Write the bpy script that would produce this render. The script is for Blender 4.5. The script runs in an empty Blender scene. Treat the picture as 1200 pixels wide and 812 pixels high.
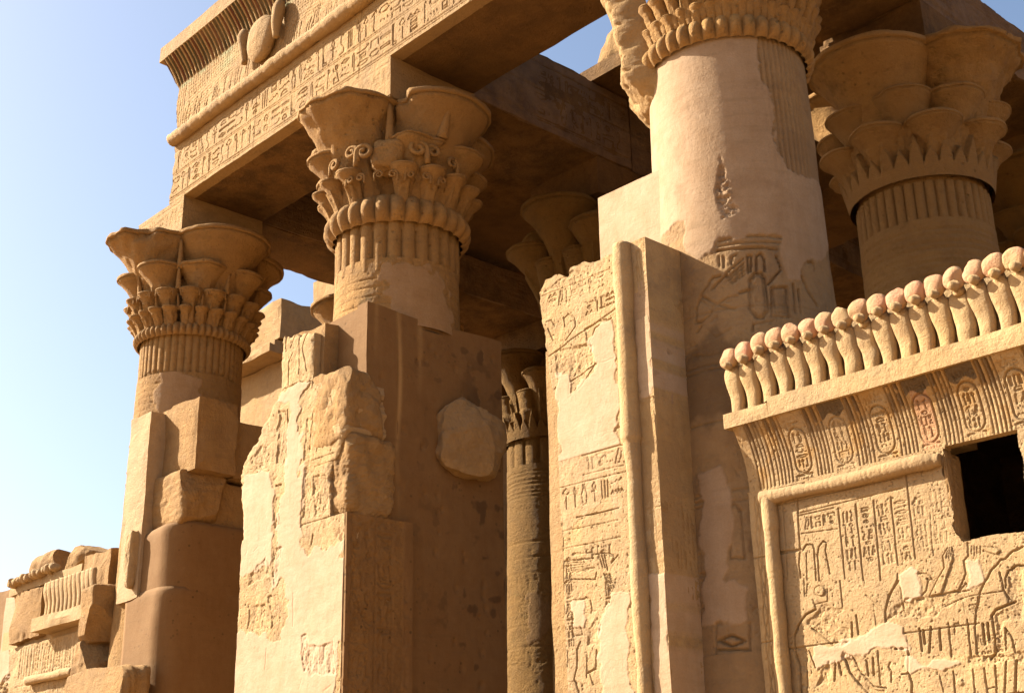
import bpy, bmesh, math, random
import numpy as np
from mathutils import Matrix, Vector
PI = math.pi
scene = bpy.context.scene
COL = scene.collection
# ------------------------------------------------------------------ camera
cam_d = bpy.data.cameras.new('camera'); cam = bpy.data.objects.new('camera', cam_d); COL.objects.link(cam)
R_ = (0.6810794, 0.7319473, -0.0195945); U_ = (0.2671743, -0.2235129, 0.9373686); F_ = (-0.6817248, 0.6436577, 0.3477875)
cam.matrix_world = Matrix(((R_[0], U_[0], -F_[0], 0), (R_[1], U_[1], -F_[1], 0), (R_[2], U_[2], -F_[2], 1.6), (0, 0, 0, 1)))
cam_d.sensor_width = 36; cam_d.lens = 46.186; cam_d.clip_start = .1; cam_d.clip_end = 5000
scene.camera = cam
# ------------------------------------------------------------------ sky, sun, exposure
SUN_AZ, SUN_EL = 60.0, 34.0        # degrees to the left of the facade's normal (-Y), and above the horizon
az, el = math.radians(SUN_AZ), math.radians(SUN_EL)
sdir = Vector((-math.sin(az)*math.cos(el), -math.cos(az)*math.cos(el), math.sin(el)))
world = bpy.data.worlds.new('World'); scene.world = world; world.use_nodes = True
wn = world.node_tree.nodes; wl = world.node_tree.links
bg = wn['Background']; sky = wn.new('ShaderNodeTexSky'); sky.sky_type = 'NISHITA'; sky.sun_disc = False
sky.sun_elevation = el; sky.sun_rotation = math.atan2(sdir.x, sdir.y); sky.air_density = 1.0; sky.dust_density = 2.6; sky.ozone_density = 1.0
wl.new(sky.outputs[0], bg.inputs[0]); bg.inputs[1].default_value = 0.06
sun_d = bpy.data.lights.new('sun', 'SUN'); sun_d.energy = 5.0; sun_d.angle = math.radians(.5); sun_d.color = (1.0, .90, .75)
sun = bpy.data.objects.new('sun', sun_d); COL.objects.link(sun); sun.location = sdir*60
sun.rotation_euler = sdir.to_track_quat('Z', 'Y').to_euler()
scene.view_settings.view_transform = 'Standard'; scene.view_settings.look = 'None'
scene.view_settings.exposure = 1.9; scene.view_settings.gamma = 1
scene.cycles.max_bounces = 6; scene.cycles.diffuse_bounces = 5
# ------------------------------------------------------------------ materials
def stone(name, c_stone, c_plaster, rough=.9, bump=.35, grain=1.0, spots=.35, blotch=0., lichen=0.):
    m = bpy.data.materials.new(name); m.use_nodes = True; n = m.node_tree.nodes; l = m.node_tree.links
    b = n['Principled BSDF']; b.inputs['Roughness'].default_value = rough; b.inputs['Specular IOR Level'].default_value = .15
    geo = n.new('ShaderNodeNewGeometry')
    def noise(scale, det=6, rgh=.6, stretch=None):
        t = n.new('ShaderNodeTexNoise'); t.inputs['Scale'].default_value = scale; t.inputs['Detail'].default_value = det; t.inputs['Roughness'].default_value = rgh
        if stretch:
            mp = n.new('ShaderNodeMapping'); mp.inputs['Scale'].default_value = stretch; l.new(geo.outputs['Position'], mp.inputs[0]); l.new(mp.outputs[0], t.inputs['Vector'])
        else: l.new(geo.outputs['Position'], t.inputs['Vector'])
        return t.outputs['Fac']
    def ramp(f, a, b_, lo=0., hi=1.):
        r = n.new('ShaderNodeMapRange'); r.inputs[1].default_value = a; r.inputs[2].default_value = b_; r.inputs[3].default_value = lo; r.inputs[4].default_value = hi
        l.new(f, r.inputs[0]); return r.outputs[0]
    def mix(f, a, b_, mode='MIX'):
        x = n.new('ShaderNodeMix'); x.data_type = 'RGBA'; x.blend_type = mode
        for s, v in ((x.inputs[0], f), (x.inputs[6], a), (x.inputs[7], b_)):
            if hasattr(v, 'default_value'): l.new(v, s)
            elif isinstance(v, (int, float)): s.default_value = v
            else: s.default_value = (*v, 1)
        return x.outputs[2]
    def mul(a, b_):
        x = n.new('ShaderNodeMath'); x.operation = 'MULTIPLY'
        for s, v in ((x.inputs[0], a), (x.inputs[1], b_)):
            if isinstance(v, (int, float)): s.default_value = v
            else: l.new(v, s)
        return x.outputs[0]
    at = n.new('ShaderNodeAttribute'); at.attribute_name = 'patch'
    ap = n.new('ShaderNodeAttribute'); ap.attribute_name = 'paint'
    big = noise(.9, 5, .6); med = noise(2.4, 8, .7); mid = noise(6, 7, .65); fine = noise(55, 5, .7); streak = noise(2.2, 6, .65, (3.2, 3.2, .28))
    # carved stone: warm sandstone beds, ochre and grey-buff drift
    s = mix(ramp(big, .3, .7), c_stone, [c*k for c, k in zip(c_stone, (1.08, 1.0, .8))])
    s = mix(ramp(mid, .42, .72, 0, .55), s, [c*k for c, k in zip(c_stone, (.80, .70, .58))])
    s = mix(ramp(streak, .55, .72, 0, .45), s, [c*k for c, k in zip(c_stone, (.72, .62, .5))])
    # grey-brown weathering in patches of its own, and dark and ochre blotches on ceiling stones
    s = mix(ramp(med, .50, .66, 0, .5), s, [c*k for c, k in zip(c_stone, (.52, .50, .55))])
    if blotch: s = mix(ramp(med, .38, .60, 0, blotch), s, [c*k for c, k in zip(c_stone, (.28, .28, .32))])
    if blotch: s = mix(ramp(mid, .56, .70, 0, .6), s, (.26, .14, .05))
    if lichen: s = mix(ramp(noise(4.3, 8, .72), .56, .72, 0, lichen), s, (.075, .058, .018))
    # every course and block its own tone, every piece a little different
    fl = n.new('ShaderNodeVectorMath'); fl.operation = 'MULTIPLY_ADD'; fl.inputs[1].default_value = (.52, .52, .95); fl.inputs[2].default_value = (.3, .35, .37); l.new(geo.outputs['Position'], fl.inputs[0])
    f2 = n.new('ShaderNodeVectorMath'); f2.operation = 'FLOOR'; l.new(fl.outputs[0], f2.inputs[0])
    wn_ = n.new('ShaderNodeTexWhiteNoise'); l.new(f2.outputs[0], wn_.inputs['Vector'])
    s = mix(ramp(wn_.outputs['Value'], .55, 1., 0, .5), s, [c*k for c, k in zip(c_stone, (.72, .68, .66))])
    oi = n.new('ShaderNodeObjectInfo'); s = mix(ramp(oi.outputs['Random'], .4, 1., 0, .35), s, [c*k for c, k in zip(c_stone, (.70, .66, .62))])
    # plaster repairs
    p = mix(ramp(mid, .3, .72), c_plaster, [c*k for c, k in zip(c_plaster, (.86, .80, .72))])
    p = mix(ramp(med, .48, .66, 0, .6), p, [c*k for c, k in zip(c_plaster, (.80, .72, .62))])
    p = mix(ramp(streak, .48, .75, 0, .5), p, [c*k for c, k in zip(c_plaster, (1.08, 1.1, 1.12))])
    p = mix(ramp(big, .5, .72, 0, .4), p, [c*k for c, k in zip(c_plaster, (.86, .78, .68))])
    c = mix(at.outputs['Fac'], s, p)
    # dark specks, pits, lichen stains of their own shape
    v = n.new('ShaderNodeTexVoronoi'); v.inputs['Scale'].default_value = 9; l.new(geo.outputs['Position'], v.inputs['Vector'])
    sp = mul(ramp(v.outputs['Distance'], .10, .2, 1, 0), ramp(big, .48, .62))
    c = mix(mul(sp, spots), c, [c_*.35 for c_ in c_stone])
    c = mix(ramp(fine, .35, .75, .0, .30*grain), c, [c_*.62 for c_ in c_stone])
    c = mix(ap.outputs['Alpha'], c, ap.outputs['Color'])
    bed = noise(1., 7, .62, (1.3, 1.3, 13))
    c = mix(mul(ramp(bed, .52, .70, 0, .42*grain), ramp(big, .35, .6)), c, [c_*.62 for c_ in c_stone])
    grit = noise(130, 3, .6)
    c = mix(ramp(grit, .55, .75, 0, .28*grain), c, [c_*.5 for c_ in c_stone])
    l.new(c, b.inputs['Base Color'])
    h = n.new('ShaderNodeMath'); h.operation = 'ADD'; l.new(mul(fine, .35), h.inputs[0]); l.new(mul(mid, .8), h.inputs[1])
    h3 = n.new('ShaderNodeMath'); h3.operation = 'ADD'; l.new(h.outputs[0], h3.inputs[0]); l.new(mul(noise(22, 6, .7), .75), h3.inputs[1]); h4 = n.new('ShaderNodeMath'); h4.operation = 'ADD'; l.new(h3.outputs[0], h4.inputs[0]); l.new(mul(bed, .22), h4.inputs[1]); h = h4
    h2 = n.new('ShaderNodeMath'); h2.operation = 'SUBTRACT'; l.new(h.outputs[0], h2.inputs[0]); l.new(mul(sp, .8*spots), h2.inputs[1])
    amt = n.new('ShaderNodeMapRange'); amt.inputs[3].default_value = bump; amt.inputs[4].default_value = bump*.45; l.new(at.outputs['Fac'], amt.inputs[0])
    bp = n.new('ShaderNodeBump'); bp.inputs['Distance'].default_value = .06; l.new(amt.outputs[0], bp.inputs['Strength']); l.new(h2.outputs[0], bp.inputs['Height'])
    l.new(bp.outputs[0], b.inputs['Normal'])
    return m
M_GOLD = stone('golden_sandstone', (.34, .225, .11), (.345, .24, .15), bump=.6)
M_SHAFT = stone('pink_shaft_plaster', (.29, .19, .10), (.335, .232, .145), bump=.5, spots=.2)
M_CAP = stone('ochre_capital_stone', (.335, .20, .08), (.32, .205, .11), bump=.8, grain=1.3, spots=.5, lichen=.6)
M_INNER_SHADE = stone('inner_stone_shade_tone', (.165, .094, .028), (.16, .095, .04), bump=.8, grain=1.4, spots=.5, lichen=.5)  # column stone with the shade of the hall put into its colour
M_PIER = stone('smooth_pier_plaster', (.22, .125, .05), (.19, .105, .042), bump=.4, grain=1.0, spots=1.)
M_BEAM = stone('brown_beam_stone', (.215, .12, .046), (.19, .12, .06), bump=.9, grain=1.4, blotch=.7)
M_BEAMFACE = stone('grey_beam_face', (.26, .165, .095), (.19, .12, .06), bump=.9, grain=1.5, blotch=.55)
M_WALL = stone('buff_relief_stone', (.375, .262, .14), (.40, .288, .188), bump=.5, spots=.15)
M_ROCK = stone('rough_block_stone', (.31, .19, .082), (.31, .20, .105), bump=.7, grain=1.2)
M_SAND = stone('sand', (.34, .215, .105), (.34, .215, .105), bump=.4)

# ------------------------------------------------------------------ object helpers
def link(name, me, mat, parent=None):
    o = bpy.data.objects.new(name, me); COL.objects.link(o)
    if mat and not me.materials: me.materials.append(mat)
    if mat and 'paint' not in me.attributes: me.attributes.new('paint', 'FLOAT_COLOR', 'POINT').data.foreach_set('color', np.zeros(len(me.vertices)*4, np.float32))
    if parent: o.parent = parent
    return o
def tag(o, label=None, cat=None, group=None, kind=None):
    kind = kind or ('thing' if label else None)
    for k, v in (('label', label), ('category', cat), ('group', group), ('kind', kind)):
        if v: o[k] = v
    return o
def thing(name, label, cat, loc=(0, 0, 0), group=None):
    o = bpy.data.objects.new(name, None); COL.objects.link(o); o.location = loc; o.empty_display_size = .3
    return tag(o, label, cat, group)
def mesh_from(name, V, Fq, smooth=True, patch=None, paint=None):
    V = np.asarray(V, dtype=np.float32).reshape(-1, 3); Fq = np.asarray(Fq, dtype=np.int32)
    me = bpy.data.meshes.new(name); k = Fq.shape[1]
    me.vertices.add(len(V)); me.vertices.foreach_set('co', V.ravel())
    me.loops.add(Fq.size); me.loops.foreach_set('vertex_index', Fq.ravel())
    me.polygons.add(len(Fq)); me.polygons.foreach_set('loop_start', np.arange(0, Fq.size, k, dtype=np.int32))
    me.polygons.foreach_set('use_smooth', np.full(len(Fq), smooth))
    if patch is not None:
        a = me.attributes.new('patch', 'FLOAT', 'POINT'); a.data.foreach_set('value', np.asarray(patch, dtype=np.float32).ravel())
    if paint is not None:
        a = me.attributes.new('paint', 'FLOAT_COLOR', 'POINT'); a.data.foreach_set('color', np.asarray(paint, dtype=np.float32).ravel())
    me.update(calc_edges=True); me.validate()
    return me
def grid_mesh(name, P, keep=None, skirt=None, patch=None, paint=None, flip=False, close_u=False, smooth=True):
    """P: (ny, nx, 3) points; keep: (ny-1, nx-1) faces kept; skirt: vector the boundary is pushed along to give the sheet its thickness"""
    ny, nx = P.shape[:2]
    idx = np.arange(ny*nx).reshape(ny, nx)
    if close_u:
        a, b, c, d = idx[:-1], np.roll(idx, -1, 1)[:-1], np.roll(idx, -1, 1)[1:], idx[1:]
    else:
        a, b, c, d = idx[:-1, :-1], idx[:-1, 1:], idx[1:, 1:], idx[1:, :-1]
    if keep is None: keep = np.ones(a.shape, bool)
    F = np.stack([a, b, c, d], -1)[keep]
    V = P.reshape(-1, 3); pa = None if patch is None else patch.ravel(); pt = None if paint is None else paint.reshape(-1, 4)
    if skirt is not None:
        e = np.concatenate([F[:, [0, 1]], F[:, [1, 2]], F[:, [2, 3]], F[:, [3, 0]]])
        key = np.sort(e, 1); k = key[:, 0].astype(np.int64)*(ny*nx+1)+key[:, 1]
        u, inv, cnt = np.unique(k, return_inverse=True, return_counts=True)
        be = e[cnt[inv] == 1]
        n0 = len(V); m = len(be)
        v0, v1 = V[be[:, 0]], V[be[:, 1]]; sk = np.asarray(skirt, float)
        V = np.concatenate([V, v0, v1, v0+sk, v1+sk])
        ii = np.arange(m)
        SF = np.stack([n0+m+ii, n0+ii, n0+2*m+ii, n0+3*m+ii], -1)
        back = F + 0
        # back cap, on its own copies of the sheet's points, smoothed flat
        nb = len(V); V = np.concatenate([V, P.reshape(-1, 3)*[1, 0, 1]*0 + P.reshape(-1, 3) + sk])
        F = np.concatenate([F, SF, (back+nb)[:, ::-1]])
        if pa is not None: pa = np.concatenate([pa, pa[be[:, 0]], pa[be[:, 1]], pa[be[:, 0]], pa[be[:, 1]], pa])
        if pt is not None:
            z = np.zeros((m, 4)); pt = np.concatenate([pt, z, z, z, z, np.zeros((ny*nx, 4))])
    if flip: F = F[:, ::-1]
    used = np.zeros(len(V), bool); used[F.ravel()] = True
    new = np.cumsum(used)-1
    return mesh_from(name, V[used], new[F], smooth, None if pa is None else pa[used], None if pt is None else pt[used])
def box_bm(bm, x0, x1, y0, y1, z0, z1):
    r = bmesh.ops.create_cube(bm, size=1, matrix=Matrix.Translation(((x0+x1)/2, (y0+y1)/2, (z0+z1)/2)) @ Matrix.Diagonal((x1-x0, y1-y0, z1-z0, 1)))
    return r['verts']
def bm_obj(name, bm, mat, parent=None, smooth=False, patch=None):
    me = bpy.data.meshes.new(name); bm.normal_update(); bm.to_mesh(me); bm.free()
    for p in me.polygons: p.use_smooth = smooth
    if patch is not None:
        a = me.attributes.new('patch', 'FLOAT', 'POINT'); a.data.foreach_set('value', np.full(len(me.vertices), patch, np.float32))
    return link(name, me, mat, parent)
# ------------------------------------------------------------------ noise
def fbm(ny, nx, cell, seed, octaves=4, gain=.5, ay=1.0):
    """value noise, zero mean, about -1..1; cell = size of the largest blobs in samples; ay stretches along v"""
    rng = np.random.default_rng(seed); out = np.zeros((ny, nx)); amp = 1.; tot = 0
    for o in range(octaves):
        cx, cy = max(cell/2**o, 1.), max(cell*ay/2**o, 1.)
        gx, gy = int(nx/cx)+3, int(ny/cy)+3
        g = rng.uniform(-1, 1, (gy, gx))
        x = np.arange(nx)/cx; y = np.arange(ny)/cy
        ix, iy = x.astype(int), y.astype(int); fx, fy = x-ix, y-iy
        fx = fx*fx*(3-2*fx); fy = (fy*fy*(3-2*fy))[:, None]
        a = g[iy][:, ix]*(1-fx)+g[iy][:, ix+1]*fx; b = g[iy+1][:, ix]*(1-fx)+g[iy+1][:, ix+1]*fx
        out += amp*(a*(1-fy)+b*fy); tot += amp; amp *= gain
    return out/tot*1.6
def n3(P, freq, seed, octaves=3):
    """cheap smooth 3-D noise as a sum of randomly turned sines"""
    rng = np.random.default_rng(seed); P = np.asarray(P, float); out = np.zeros(P.shape[:-1]); amp = 1.; tot = 0
    for o in range(octaves):
        for _ in range(5):
            k = rng.normal(size=3); k *= freq*rng.uniform(.7, 1.4)/np.linalg.norm(k)
            out += amp*np.sin(P@k+rng.uniform(0, 6.28)); tot += amp*.45
        amp *= .5; freq *= 2.1
    return out/tot
def clipn(x, a, b): return np.clip((x-a)/(b-a), 0, 1)
# ------------------------------------------------------------------ carving canvas
GLYPHS_TALL = {
 'reed': [[(.5, 0), (.5, .5)], [(.5, .5), (.3, .7), (.38, .95), (.58, 1), (.68, .8), (.5, .5)]],
 'bird': [[(.02, .78), (.2, .98), (.42, .88), (.45, .62), (.75, .4), (1, .12)], [(.22, .78), (.22, .45), (.42, .26), (.72, .3), (1, .12)], [(.45, .26), (.45, 0), (.68, 0)], [(.02, .78), (.2, .75)], [(.35, .55), (.75, .3)]],
 'owl': [[(.1, .95), (.5, 1), (.55, .7), (.8, .4), (.95, 0)], [(.1, .95), (.12, .65), (.2, .3), (.45, .15), (.8, .3)], [(.4, .15), (.4, 0), (.6, 0)], [(.25, .85), (.28, .8)]],
 'man': [[(.35, .8), (.35, 1), (.6, 1), (.6, .8), (.35, .8)], [(.45, .8), (.3, .4), (.1, .05), (.75, .05), (.75, .35), (.5, .35)], [(.48, .7), (.85, .75), (.9, .9)]],
 'ankh': [[(.5, 0), (.5, .55)], [(.2, .55), (.8, .55)], [(.5, .55), (.28, .8), (.5, 1), (.72, .8), (.5, .55)]],
 'djed': [[(.4, 0), (.4, .9)], [(.6, 0), (.6, .9)], [(.2, .6), (.8, .6)], [(.2, .73), (.8, .73)], [(.2, .86), (.8, .86)], [(.25, 1), (.75, 1)]],
 'feather': [[(.4, 0), (.4, .9), (.55, 1), (.7, .9), (.62, .7)], [(.4, .9), (.3, .5)]],
 'flag': [[(.4, 0), (.4, 1)], [(.4, 1), (.85, .9), (.4, .75)]],
 'staff': [[(.5, 0), (.5, .85), (.35, 1), (.2, .9)]],
 'cloth': [[(.35, 0), (.35, .9), (.5, 1), (.65, .9), (.65, .3)]],
 'leg': [[(.35, 1), (.35, .15), (.8, .1), (.85, 0), (.25, 0), (.2, 1)]],
 'three': [[(.2, .05), (.2, .9)], [(.5, .05), (.5, .9)], [(.8, .05), (.8, .9)]],
 'eye_staff': [[(.5, 0), (.5, .6)], [(.1, .8), (.5, 1), (.9, .8), (.5, .65), (.1, .8)]],
 'vase': [[(.35, 1), (.65, 1)], [(.42, 1), (.42, .8), (.2, .5), (.35, 0), (.65, 0), (.8, .5), (.58, .8), (.58, 1)]],
 'snake_up': [[(.2, 0), (.7, .05), (.7, .3), (.35, .5), (.35, .85), (.6, 1), (.7, .85)]],
 'was': [[(.5, 0), (.5, .9), (.2, 1), (.15, .85)], [(.5, .05), (.35, -.02)], [(.5, .9), (.75, .8)]],
}
GLYPHS_WIDE = {
 'water': [[(0, .3), (.12, .7), (.25, .3), (.38, .7), (.5, .3), (.62, .7), (.75, .3), (.88, .7), (1, .3)]],
 'mouth': [[(0, .5), (.25, .85), (.75, .85), (1, .5), (.75, .15), (.25, .15), (0, .5)]],
 'basket': [[(0, .9), (1, .9), (.8, .3), (.5, .1), (.2, .3), (0, .9)]],
 'bread': [[(.2, .1), (.8, .1), (.75, .6), (.5, .9), (.25, .6), (.2, .1)]],
 'viper': [[(0, .2), (.7, .2), (.85, .5), (.95, .8), (1, .6)], [(.9, .75), (.8, .95)]],
 'eye': [[(0, .5), (.4, .95), (.9, .5), (.4, .2), (0, .5)], [(.4, .55), (.45, .6)], [(.4, .2), (.55, 0)]],
 'house': [[(.1, .0), (.1, .95), (.9, .95), (.9, 0)]],
 'horizon': [[(0, .1), (.25, .8), (.4, .35), (.6, .35), (.75, .8), (1, .1), (0, .1)]],
 'arm': [[(0, .3), (.75, .3), (.75, .8), (1, .8)], [(0, .3), (0, .6)]],
 'dots': [[(.15, .4), (.18, .6)], [(.48, .4), (.51, .6)], [(.82, .4), (.85, .6)]],
 'bar': [[(0, .35), (1, .35), (1, .65), (0, .65), (0, .35)]],
 'sun': [[(.3, .5), (.36, .8), (.5, .95), (.64, .8), (.7, .5), (.64, .2), (.5, .05), (.36, .2), (.3, .5)], [(.49, .5), (.51, .5)]],
 'snake': [[(0, .5), (.15, .8), (.3, .4), (.5, .6), (.65, .35), (1, .3)]],
 'stool': [[(.25, .05), (.75, .05), (.75, .95), (.25, .95), (.25, .05)], [(.25, .35), (.75, .35)]],
}
TALL = list(GLYPHS_TALL.values()); WIDE = list(GLYPHS_WIDE.values())
class Relief:
    """a carved face: H = height above the face (m), patch = plaster mask, paint = rgba; u runs right, v up"""
    def __init__(s, u0, u1, v0, v1, res, seed=1):
        s.u0, s.v0, s.res = u0, v0, res
        s.nx, s.ny = int(round((u1-u0)/res))+1, int(round((v1-v0)/res))+1
        s.U = u0+np.arange(s.nx)*(u1-u0)/(s.nx-1); s.V = v0+np.arange(s.ny)*(v1-v0)/(s.ny-1)
        s.H = np.zeros((s.ny, s.nx)); s.patch = np.zeros((s.ny, s.nx)); s.paint = np.zeros((s.ny, s.nx, 4)); s.carve = np.zeros((s.ny, s.nx))
        s.rng = np.random.default_rng(seed); s.seed = seed; s.grain = 1.0
    def win(s, pts, pad):
        p = np.asarray(pts, float)
        i0 = max(int((p[:, 0].min()-pad-s.u0)/s.res), 0); i1 = min(int((p[:, 0].max()+pad-s.u0)/s.res)+2, s.nx)
        j0 = max(int((p[:, 1].min()-pad-s.v0)/s.res), 0); j1 = min(int((p[:, 1].max()+pad-s.v0)/s.res)+2, s.ny)
        if i1 <= i0 or j1 <= j0: return None
        return slice(j0, j1), slice(i0, i1), s.U[i0:i1][None, :], s.V[j0:j1][:, None]
    def dist(s, pts, u, v):
        d = np.full(np.broadcast(u, v).shape, 9.)
        for (a, b), (c, e) in zip(pts[:-1], pts[1:]):
            dx, dy = c-a, e-b; L = dx*dx+dy*dy+1e-12
            t = np.clip(((u-a)*dx+(v-b)*dy)/L, 0, 1)
            d = np.minimum(d, np.hypot(u-a-t*dx, v-b-t*dy))
        return d
    def line(s, pts, w, depth, wobble=0.):
        if wobble: pts = [(a+s.rng.normal()*wobble, b+s.rng.normal()*wobble) for a, b in pts]
        q = s.win(pts, w*1.6)
        if not q: return
        j, i, u, v = q
        k = np.clip((w*.62-s.dist(pts, u, v))/(w*.25), 0, 1)
        s.carve[j, i] = np.maximum(s.carve[j, i], k*depth)
    def inside(s, pts, u, v):
        r = np.zeros(np.broadcast(u, v).shape, bool); n = len(pts)
        for k in range(n):
            (a, b), (c, e) = pts[k], pts[(k+1) % n]
            if b == e: continue
            r ^= ((b > v) != (e > v)) & (u < (c-a)*(v-b)/(e-b)+a)
        return r
    def mask(s, pts, soft):
        q = s.win(pts, soft*2)
        if not q: return None
        j, i, u, v = q
        wob = fbm(s.ny, s.nx, .14/s.res, s.seed+77, 4)[j, i]*soft*1.6 if soft > .012 else 0
        pp = list(pts)+[pts[0]]
        sd = np.where(s.inside(pts, u, v), -1, 1)*s.dist(pp, u, v)+wob
        return j, i, np.clip(.5-sd/(soft if soft < .02 else .014), 0, 1)
    def raise_(s, pts, dh, soft=.01):
        q = s.mask(pts, soft)
        if q: j, i, k = q; s.H[j, i] += k*dh
    def plaster(s, pts, dh=.006, soft=.03):
        q = s.mask(pts, soft)
        if q:
            j, i, k = q; s.patch[j, i] = np.maximum(s.patch[j, i], k)
    def rough(s, pts, amp=.02, sink=.012, soft=.03, tint=None):
        q = s.mask(pts, soft)
        if q:
            j, i, k = q
            n = (fbm(s.ny, s.nx, .06/s.res, s.seed+13, 4, .62, s.grain)-.7*clipn(fbm(s.ny, s.nx, .022/s.res, s.seed+14, 2, .6), .3, .9))[j, i]
            s.H[j, i] += k*(n*amp-sink)
    def glyph(s, strokes, u, v, w, h, sw, depth, flip=False):
        for st in strokes:
            pts = [((u+(1-a if flip else a)*w)+s.rng.normal()*sw*.12, v+b*h+s.rng.normal()*sw*.12) for a, b in st]
            s.line(pts, sw*s.rng.uniform(.85, 1.25), depth*s.rng.uniform(.75, 1.1))
    def row(s, u0, u1, v0, h, sw, depth, slope=0., gap=.09, skip=.0):
        u = u0; r = s.rng
        while u < u1-.3*h:
            dv = (u-u0)*slope
            if r.random() < .58:
                w = h*r.uniform(.34, .62)
                if r.random() > skip: s.glyph(TALL[r.integers(len(TALL))], u, v0+dv, w, h*r.uniform(.88, 1), sw, depth, r.random() < .5)
            else:
                w = h*r.uniform(.55, .8); n = int(r.integers(2, 4)); hh = h/n
                for k in range(n):
                    if r.random() > skip: s.glyph(WIDE[r.integers(len(WIDE))], u, v0+dv+k*hh+.1*hh, w, hh*.72, sw, depth, r.random() < .5)
            u += w+gap*h
    def column(s, u0, w, v1, v0, sw, depth, skip=.0):
        v = v1; r = s.rng
        while v > v0+.25*w:
            if r.random() < .5:
                h = w*r.uniform(.26, .42)
                if r.random() > skip: s.glyph(WIDE[r.integers(len(WIDE))], u0, v-h, w, h*.85, sw, depth, r.random() < .5)
            else:
                h = w*r.uniform(.6, .85); n = int(r.integers(2, 4))
                for k in range(n):
                    if r.random() > skip: s.glyph(TALL[r.integers(len(TALL))], u0+k*w/n, v-h, w/n*.82, h*.92, sw, depth, r.random() < .5)
            v -= h+w*.08
    def cartouche(s, u, v, w, h, sw, depth, glyphs=True):
        pts = []
        r = w/2
        for k in range(9): a = PI*k/8; pts.append((u+r*math.cos(a), v+h/2-r+r*math.sin(a)))
        for k in range(9): a = PI+PI*k/8; pts.append((u+r*math.cos(a), v-h/2+r+r*math.sin(a)))
        pts.append(pts[0]); s.line(pts, sw*1.3, depth); s.line([(u-r*.9, v-h/2-.012), (u+r*.9, v-h/2-.012)], sw*1.4, depth)
        if glyphs: s.column(u-w*.34, w*.68, v+h/2-w*.22, v-h/2+w*.1, sw*.8, depth*.8)
    def traced(s, items, k=1.0):
        for w, p in items:
            if w == 'U': s.raise_(p, .012*k, .012)
        for w, p in items:
            if w == 'R': s.rough(p, .009*k, .010*k, .022)
        for w, p in items:
            if w == 'P': s.plaster(p)
        for w, p in items:
            if w == 'L': s.line(p, .0095*k, .016*k)
            elif w == 'T': s.line(p, .0125*k, .027*k)
            elif w == 'G': s.line(p, .018*k, .036*k)
            elif w == 'C': s.line(sum([[p[i], ((p[i][0]+p[i+1][0])/2+s.rng.normal()*.012, (p[i][1]+p[i+1][1])/2+s.rng.normal()*.012)] for i in range(len(p)-1)], [])+[p[-1]], .013, .02)
    def finish(s, erode=.004, keep_on_plaster=.12, joints=()):
        """sink the carving (plaster covers it), weather it, cut block joints"""
        wear = clipn(fbm(s.ny, s.nx, .5/s.res, s.seed+5, 3), -.8, .0)*.55+.45
        s.H -= s.carve*wear*(1-s.patch*(1-keep_on_plaster))
        n = fbm(s.ny, s.nx, .25/s.res, s.seed+9, 5, .6)
        s.H += n*erode*(1-s.patch*.7) + fbm(s.ny, s.nx, 1.4/s.res, s.seed+21, 2)*erode*1.2
        s.H += s.patch*.007
        for pts in joints:
            q = s.win(pts, .03)
            if q:
                j, i, u, v = q; k = np.clip(1.5-s.dist(pts, u, v)/.005, 0, 1); s.H[j, i] -= k*.016*(1-s.patch[j, i])
        pit = fbm(s.ny, s.nx, 3, s.seed+31, 2)
        s.H -= clipn(pit, .75, 1.2)*.01*(1-s.patch)
        return s
# ------------------------------------------------------------------ solids
def rock(name, center, size, mat, parent=None, seed=1, rnd=3.0, amp=.06, freq=None, cuts=(), rotz=0, n=26, smooth=True, patch=0., facets=0, flat=True, grit=.008):
    """a broken block: superellipsoid of the given half-sizes, split faces (cuts: normal, distance) and a weathered skin"""
    bm = bmesh.new(); bmesh.ops.create_cube(bm, size=2); bmesh.ops.subdivide_edges(bm, edges=bm.edges[:], cuts=n, use_grid_fill=True)
    P = np.array([v.co[:] for v in bm.verts]); S = np.asarray(size, float)
    nrm = (np.abs(P)**rnd).sum(1)**(1/rnd); P = P/nrm[:, None]
    Q = P*S
    freq = freq or 4.0/min(size)
    Q = Q*(1+amp*n3(P*1.0, 3.2, seed, 3)[:, None]) + (Q/np.linalg.norm(Q, axis=1)[:, None])*(n3(Q, freq, seed+3, 3)*amp*.35*min(size))[:, None]
    rg = np.random.default_rng(seed+100)
    cuts = list(cuts)
    for _ in range(facets):
        nv = rg.normal(size=3); nv /= np.linalg.norm(nv); sup = (np.abs(nv)).sum() if rnd > 4 else 1.05
        cuts.append((nv, sup*rg.uniform(.70, .88)))
    for nv, d in cuts:
        nv = np.asarray(nv, float); nv /= np.linalg.norm(nv); e = (Q/S)@nv-d
        Q = Q-np.where(e > 0, e, 0)[:, None]*nv*S
    Q += (n3(Q, freq*3.5, seed+8, 2)*amp*.08*min(size))[:, None]
    Q += (Q/np.linalg.norm(Q, axis=1)[:, None])*(n3(Q, 24, seed+11, 3)*grit)[:, None]
    c, sn = math.cos(rotz), math.sin(rotz)
    Q = np.stack([Q[:, 0]*c-Q[:, 1]*sn, Q[:, 0]*sn+Q[:, 1]*c, Q[:, 2]], 1)+np.asarray(center)
    for v, q in zip(bm.verts, Q): v.co = q
    return bm_obj(name, bm, mat, parent, not flat, patch)
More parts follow.
